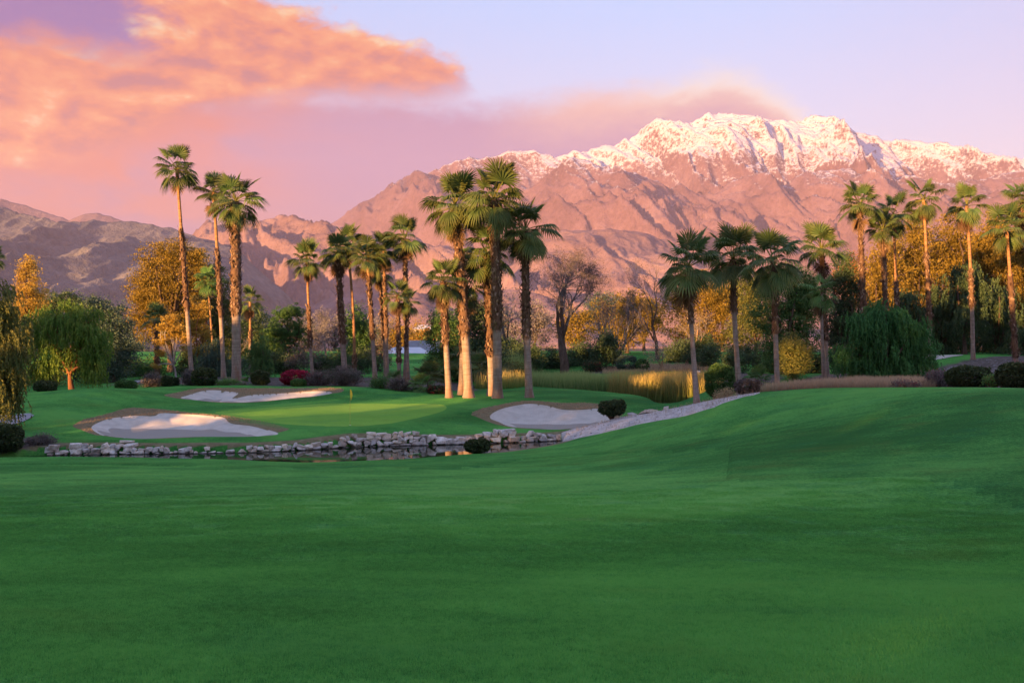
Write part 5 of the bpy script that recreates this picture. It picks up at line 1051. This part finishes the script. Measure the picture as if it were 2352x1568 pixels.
p = scatter(_rr, [UD(1385, 121.5), UD(1450, 120), UD(1640, 114), UD(1650, 126), UD(1500, 130), UD(1380, 130)], 5000); blades('dry_grass', 'short rusty grass on the bank behind the reeds', p, _rr.uniform(.2, .6, len(p)), np.full(len(p), .03), M_STRAW, _rr, .25)
# shaggy dry grass round the bunkers
for k_, pol in enumerate(DRY):
    p = scatter(_rr, pol, 9000); d = np.minimum.reduce([poly_sdf(p[:, 0], p[:, 1], s_) for s_ in SAND]); p = p[(d > 0.02)]; d = d[d > 0.02]
    yr = _axis(p[:, 1], pol); hh = _rr.uniform(.04, .10, len(p)) * np.where(yr > .5, 1.0, .45)
    blades('dry_grass', ['dry grass collar of the front left bunker', 'dry grass collar of the back left bunker', 'dry grass collar of the right bunker'][k_], p, hh, np.full(len(p), .012), M_STRAW2 if False else M_STRAW, _rr, .5)

# ------------------------------------------------------------------ loose gravel and litter
def gravel(name, label, pol, n, lo_, hi, mat, r):
    p = scatter(r, pol, n); z_ = H(p[:, 0], p[:, 1]); s_ = (lo_ + (hi - lo_) * r.random(n) ** 4)[:, None, None]
    o8 = np.array([(1, 0, 0), (0, 1, 0), (-1, 0, 0), (0, -1, 0), (0, 0, .7), (0, 0, -.5)], float); a_ = r.uniform(0, 6.28, n); rot = np.stack([np.stack([np.cos(a_), -np.sin(a_), 0 * a_], 1), np.stack([np.sin(a_), np.cos(a_), 0 * a_], 1), np.stack([0 * a_, 0 * a_, 1 + 0 * a_], 1)], 1)
    v_ = np.einsum('nij,kj->nki', rot, o8) * s_ * (1 + r.normal(0, .22, (n, 6, 1))) + np.stack([p[:, 0], p[:, 1], z_], 1)[:, None]
    f_ = np.array([(0, 1, 4), (1, 2, 4), (2, 3, 4), (3, 0, 4), (1, 0, 5), (2, 1, 5), (3, 2, 5), (0, 3, 5)])
    obj(name, mesh_np(name, v_.reshape(-1, 3), (np.arange(n)[:, None, None] * 6 + f_[None]).reshape(-1, 3), mat), label=label, kind='stuff')
gravel('gravel', 'loose stones on the grit bank', BANK, 800, .012, .08, M_STONE2, _rr)
gravel('gravel', 'stones and litter on the mulch slope at the right', [UD(2080, 62), UD(2200, 57), UD(2360, 52), UD(2600, 60), UD(2500, 100), UD(2250, 104), UD(2120, 96)], 3500, .02, .16, M_ROCK, _rr)
p = scatter(_rr, BANK, 900); blades('dry_grass', 'sparse dry weeds on the grit bank', p, _rr.uniform(.06, .30, len(p)), np.full(len(p), .008), M_STRAW, _rr, .4)

# ------------------------------------------------------------------ unseen wood added behind the viewpoint, its outline shaped to shade the course
def behind(s_, t_):
    ca_, sa_ = math.cos(R(SUN_AZ)), math.sin(R(SUN_AZ)); return s_ * ca_ + t_ * sa_, -s_ * sa_ + t_ * ca_
SHADE_PROF = ([-170, -130, -106, -92, -88, -80, -78, -66, -64, -60, -52, -51.4, -51.1, -48.3, -48.0, -46.5, -44, -40, -33, -30, -28, -26, -22, -15, 60], [11.5, 11.5, 11.8, 13, 14.2, 14.5, 15.8, 16.5, 17.5, 19, 19.5, 19.5, 9.5, 9.5, 20, 24.5, 25.5, 24.5, 24, 23.2, 22.6, 22.5, 21.5, 20.5, 20.5])
SUN_GAPS = [(-57.8, 9.6, 1.2, 1.7), (-54.2, 8.25, .7, .65), (-53.0, 8.5, .6, .5), (-61.1, 10.2, .7, .6), (-52.2, 9.5, 2.2, .7), (-77.5, 11.4, 1.0, 1.6), (-57.0, 13.4, 2.6, 1.2), (-33.7, 15.0, 1.1, 1.5), (-49.8, 11.2, 1.3, 1.2)]  # gaps in the leaves placed so sun patches fall on chosen spots
r = np.random.default_rng(31); n_ = 120000; s_ = r.uniform(-170, 60, n_); h_ = r.uniform(2, 28.5, n_)
top_ = np.interp(s_, *SHADE_PROF) + 0.7 * perlin(s_ / 2.2, s_ * 0 + 3) + 0.5 * perlin(s_ / .7, s_ * 0 + 9)
ok = h_ < top_
for a, b_, c, d in SUN_GAPS: ok &= (((s_ - a) / (c + .35)) ** 2 + ((h_ - b_) / (d + .35)) ** 2) > 1 + 0.5 * perlin(s_ * 1.5, h_ * 1.5)
s_, h_ = s_[ok], h_[ok]; t_ = -60 + r.normal(0, 1.2, len(s_)); x, y = behind(s_, t_); ax = rnd_dir(r, len(s_)); 
obj('wood', leaves(np.stack([x, y, h_], 1), ax, basis(ax, r), r.uniform(.8, 1.3, len(s_)), .85, r.random(len(s_)), LM['dark'], 'wood'), kind='stuff', label='unseen dense wood added behind the viewpoint to shade the course')
# unseen ridge added on the left, shaped to lay shadow on the left hills
sr = np.linspace(-9850, -3150, 160); tr_ = np.linspace(-1, 1, 40); S_, T_ = np.meshgrid(sr, tr_)
hz = np.interp(S_ + 850, [-9000, -7000, -5400, -4700, -4200, -3700, -3000, -2500, -2300], [1060, 1020, 900, 800, 680, 540, 370, 220, 100]); Z_ = hz * (1 - np.abs(T_)) ** .8 + 60 * fbm(S_ / 500, T_ * 2, 4) * (1 - np.abs(T_)); X_, Y_ = behind(S_, T_ * 900)
i_ = np.arange(39)[:, None] * 160; j_ = np.arange(159)[None]
obj('ridge', mesh_np('ridge', np.stack([X_.ravel(), Y_.ravel(), Z_.ravel()], 1), np.stack([i_ + j_, i_ + j_ + 1, i_ + j_ + 161, i_ + j_ + 160], -1).reshape(-1, 4), M_LEFT, True), kind='structure', label='unseen hill ridge added on the left to shade the left hills')

# ------------------------------------------------------------------ short turf blades on the near fairway (instanced patches)
def near_turf():
    r = np.random.default_rng(77); nb = 330; p = r.uniform(-.3, .3, (nb, 2)); h = r.uniform(.014, .040, nb); a = r.uniform(0, np.pi, nb); w = .0036
    sd_ = np.stack([np.cos(a), np.sin(a), 0 * a], 1) * w; b = np.concatenate([p, np.full((nb, 1), -.004)], 1); t_ = b + np.concatenate([r.normal(0, .008, (nb, 2)), h[:, None]], 1)
    v = np.stack([b - sd_, b + sd_, t_], 1).reshape(-1, 3)
    me = mesh_np('turf_patch', v, np.arange(nb)[:, None] * 3 + np.arange(3)[None], M_BLADE, False, {'tint': np.clip(np.repeat(r.normal(.45, .3, nb), 3) + np.tile([-.15, -.15, .2], nb), 0, 1)})
    src = bpy.data.objects.new('turf_patch', me)
    n = 9000; D = 4.6 + 21 * r.random(n) ** 0.8; x = r.uniform(-.56, .56, n) * D; keep = (poly_sdf(x, D, FAIR) < -.2) & (r.random(n) < np.clip((27 - D) / 18, 0, 1)); x, D = x[keep], D[keep]
    z = H(x, D); e = .2; nx = -(H(x + e, D) - H(x - e, D)) / (2 * e); ny = -(H(x, D + e) - H(x, D - e)) / (2 * e)
    me2 = bpy.data.meshes.new('turf_points'); me2.from_pydata(np.stack([x, D, z], 1).tolist(), [], [])
    at_ = me2.attributes.new('nrm', 'FLOAT_VECTOR', 'POINT'); at_.data.foreach_set('vector', np.stack([nx, ny, np.ones(len(x))], 1).astype(np.float32).ravel())
    o = obj('turf', me2, label='short mown turf blades on the near fairway', kind='stuff')
    ng = bpy.data.node_groups.new('turf_scatter', 'GeometryNodeTree'); ng.interface.new_socket('Geometry', in_out='INPUT', socket_type='NodeSocketGeometry'); ng.interface.new_socket('Geometry', in_out='OUTPUT', socket_type='NodeSocketGeometry')
    N = ng.nodes; gi = N.new('NodeGroupInput'); go = N.new('NodeGroupOutput'); oi = N.new('GeometryNodeObjectInfo'); oi.inputs[0].default_value = src; oi.inputs['As Instance'].default_value = True
    ip = N.new('GeometryNodeInstanceOnPoints'); na_ = N.new('GeometryNodeInputNamedAttribute'); na_.data_type = 'FLOAT_VECTOR'; na_.inputs['Name'].default_value = 'nrm'
    al = N.new('FunctionNodeAlignRotationToVector'); al.axis = 'Z'; rv = N.new('FunctionNodeRandomValue'); rv.data_type = 'FLOAT_VECTOR'; rv.inputs[0].default_value = (0, 0, 0); rv.inputs[1].default_value = (0, 0, 6.28)
    er = N.new('FunctionNodeEulerToRotation'); rr_ = N.new('FunctionNodeRotateRotation'); rr_.rotation_space = 'LOCAL'
    L = ng.links; L.new(gi.outputs[0], ip.inputs['Points']); L.new(oi.outputs['Geometry'], ip.inputs['Instance']); L.new(na_.outputs[0], al.inputs['Vector']); L.new(rv.outputs[0], er.inputs[0]); L.new(al.outputs[0], rr_.inputs[0]); L.new(er.outputs[0], rr_.inputs[1]); L.new(rr_.outputs[0], ip.inputs['Rotation']); L.new(ip.outputs[0], go.inputs[0])
    md = o.modifiers.new('scatter', 'NODES'); md.node_group = ng
def blade_mat():
    m, t, out = new_mat('turf_blade'); col, h, pos, mid, fin = turf_nodes(t, (0.045, 0.20, 0.045), (0.095, 0.38, 0.080), (0.18, 0.52, 0.115))
    col = t.mix(t.m('MULTIPLY', attr(t, 'tint'), 0.55), col, (0.22, 0.54, 0.12))
    b = t.new('ShaderNodeBsdfDiffuse'); t.put(b.inputs[0], col); tr = t.new('ShaderNodeBsdfTranslucent'); t.put(tr.inputs[0], col)
    mx = t.new('ShaderNodeMixShader'); mx.inputs[0].default_value = 0.35; t.l.new(b.outputs[0], mx.inputs[1]); t.l.new(tr.outputs[0], mx.inputs[2]); t.l.new(mx.outputs[0], out.inputs[0]); return m
M_BLADE = blade_mat()
near_turf()
# ------------------------------------------------------------------ haze: the air of the valley
def haze():
    m = bpy.data.materials.new('haze'); m.use_nodes = True; t = NG(m.node_tree); t.n.clear(); out = t.new('ShaderNodeOutputMaterial')
    v = t.new('ShaderNodeVolumePrincipled'); v.inputs['Color'].default_value = (0.90, 0.78, 0.92, 1); v.inputs['Density'].default_value = 2.0e-5
    v.inputs['Anisotropy'].default_value = 0.0
    t.l.new(v.outputs[0], out.inputs['Volume'])
    x0, x1, y0, y1, z0, z1 = -21000, 21000, -1200, 20500, -3, 3900
    vs = [(x, y, z) for z in (z0, z1) for y in (y0, y1) for x in (x0, x1)]
    fs = np.array([(0, 2, 3, 1), (4, 5, 7, 6), (0, 1, 5, 4), (2, 6, 7, 3), (0, 4, 6, 2), (1, 3, 7, 5)])
    obj('haze', mesh_np('haze', vs, fs, m), kind='stuff', label='thin rosy haze filling the valley')
haze()
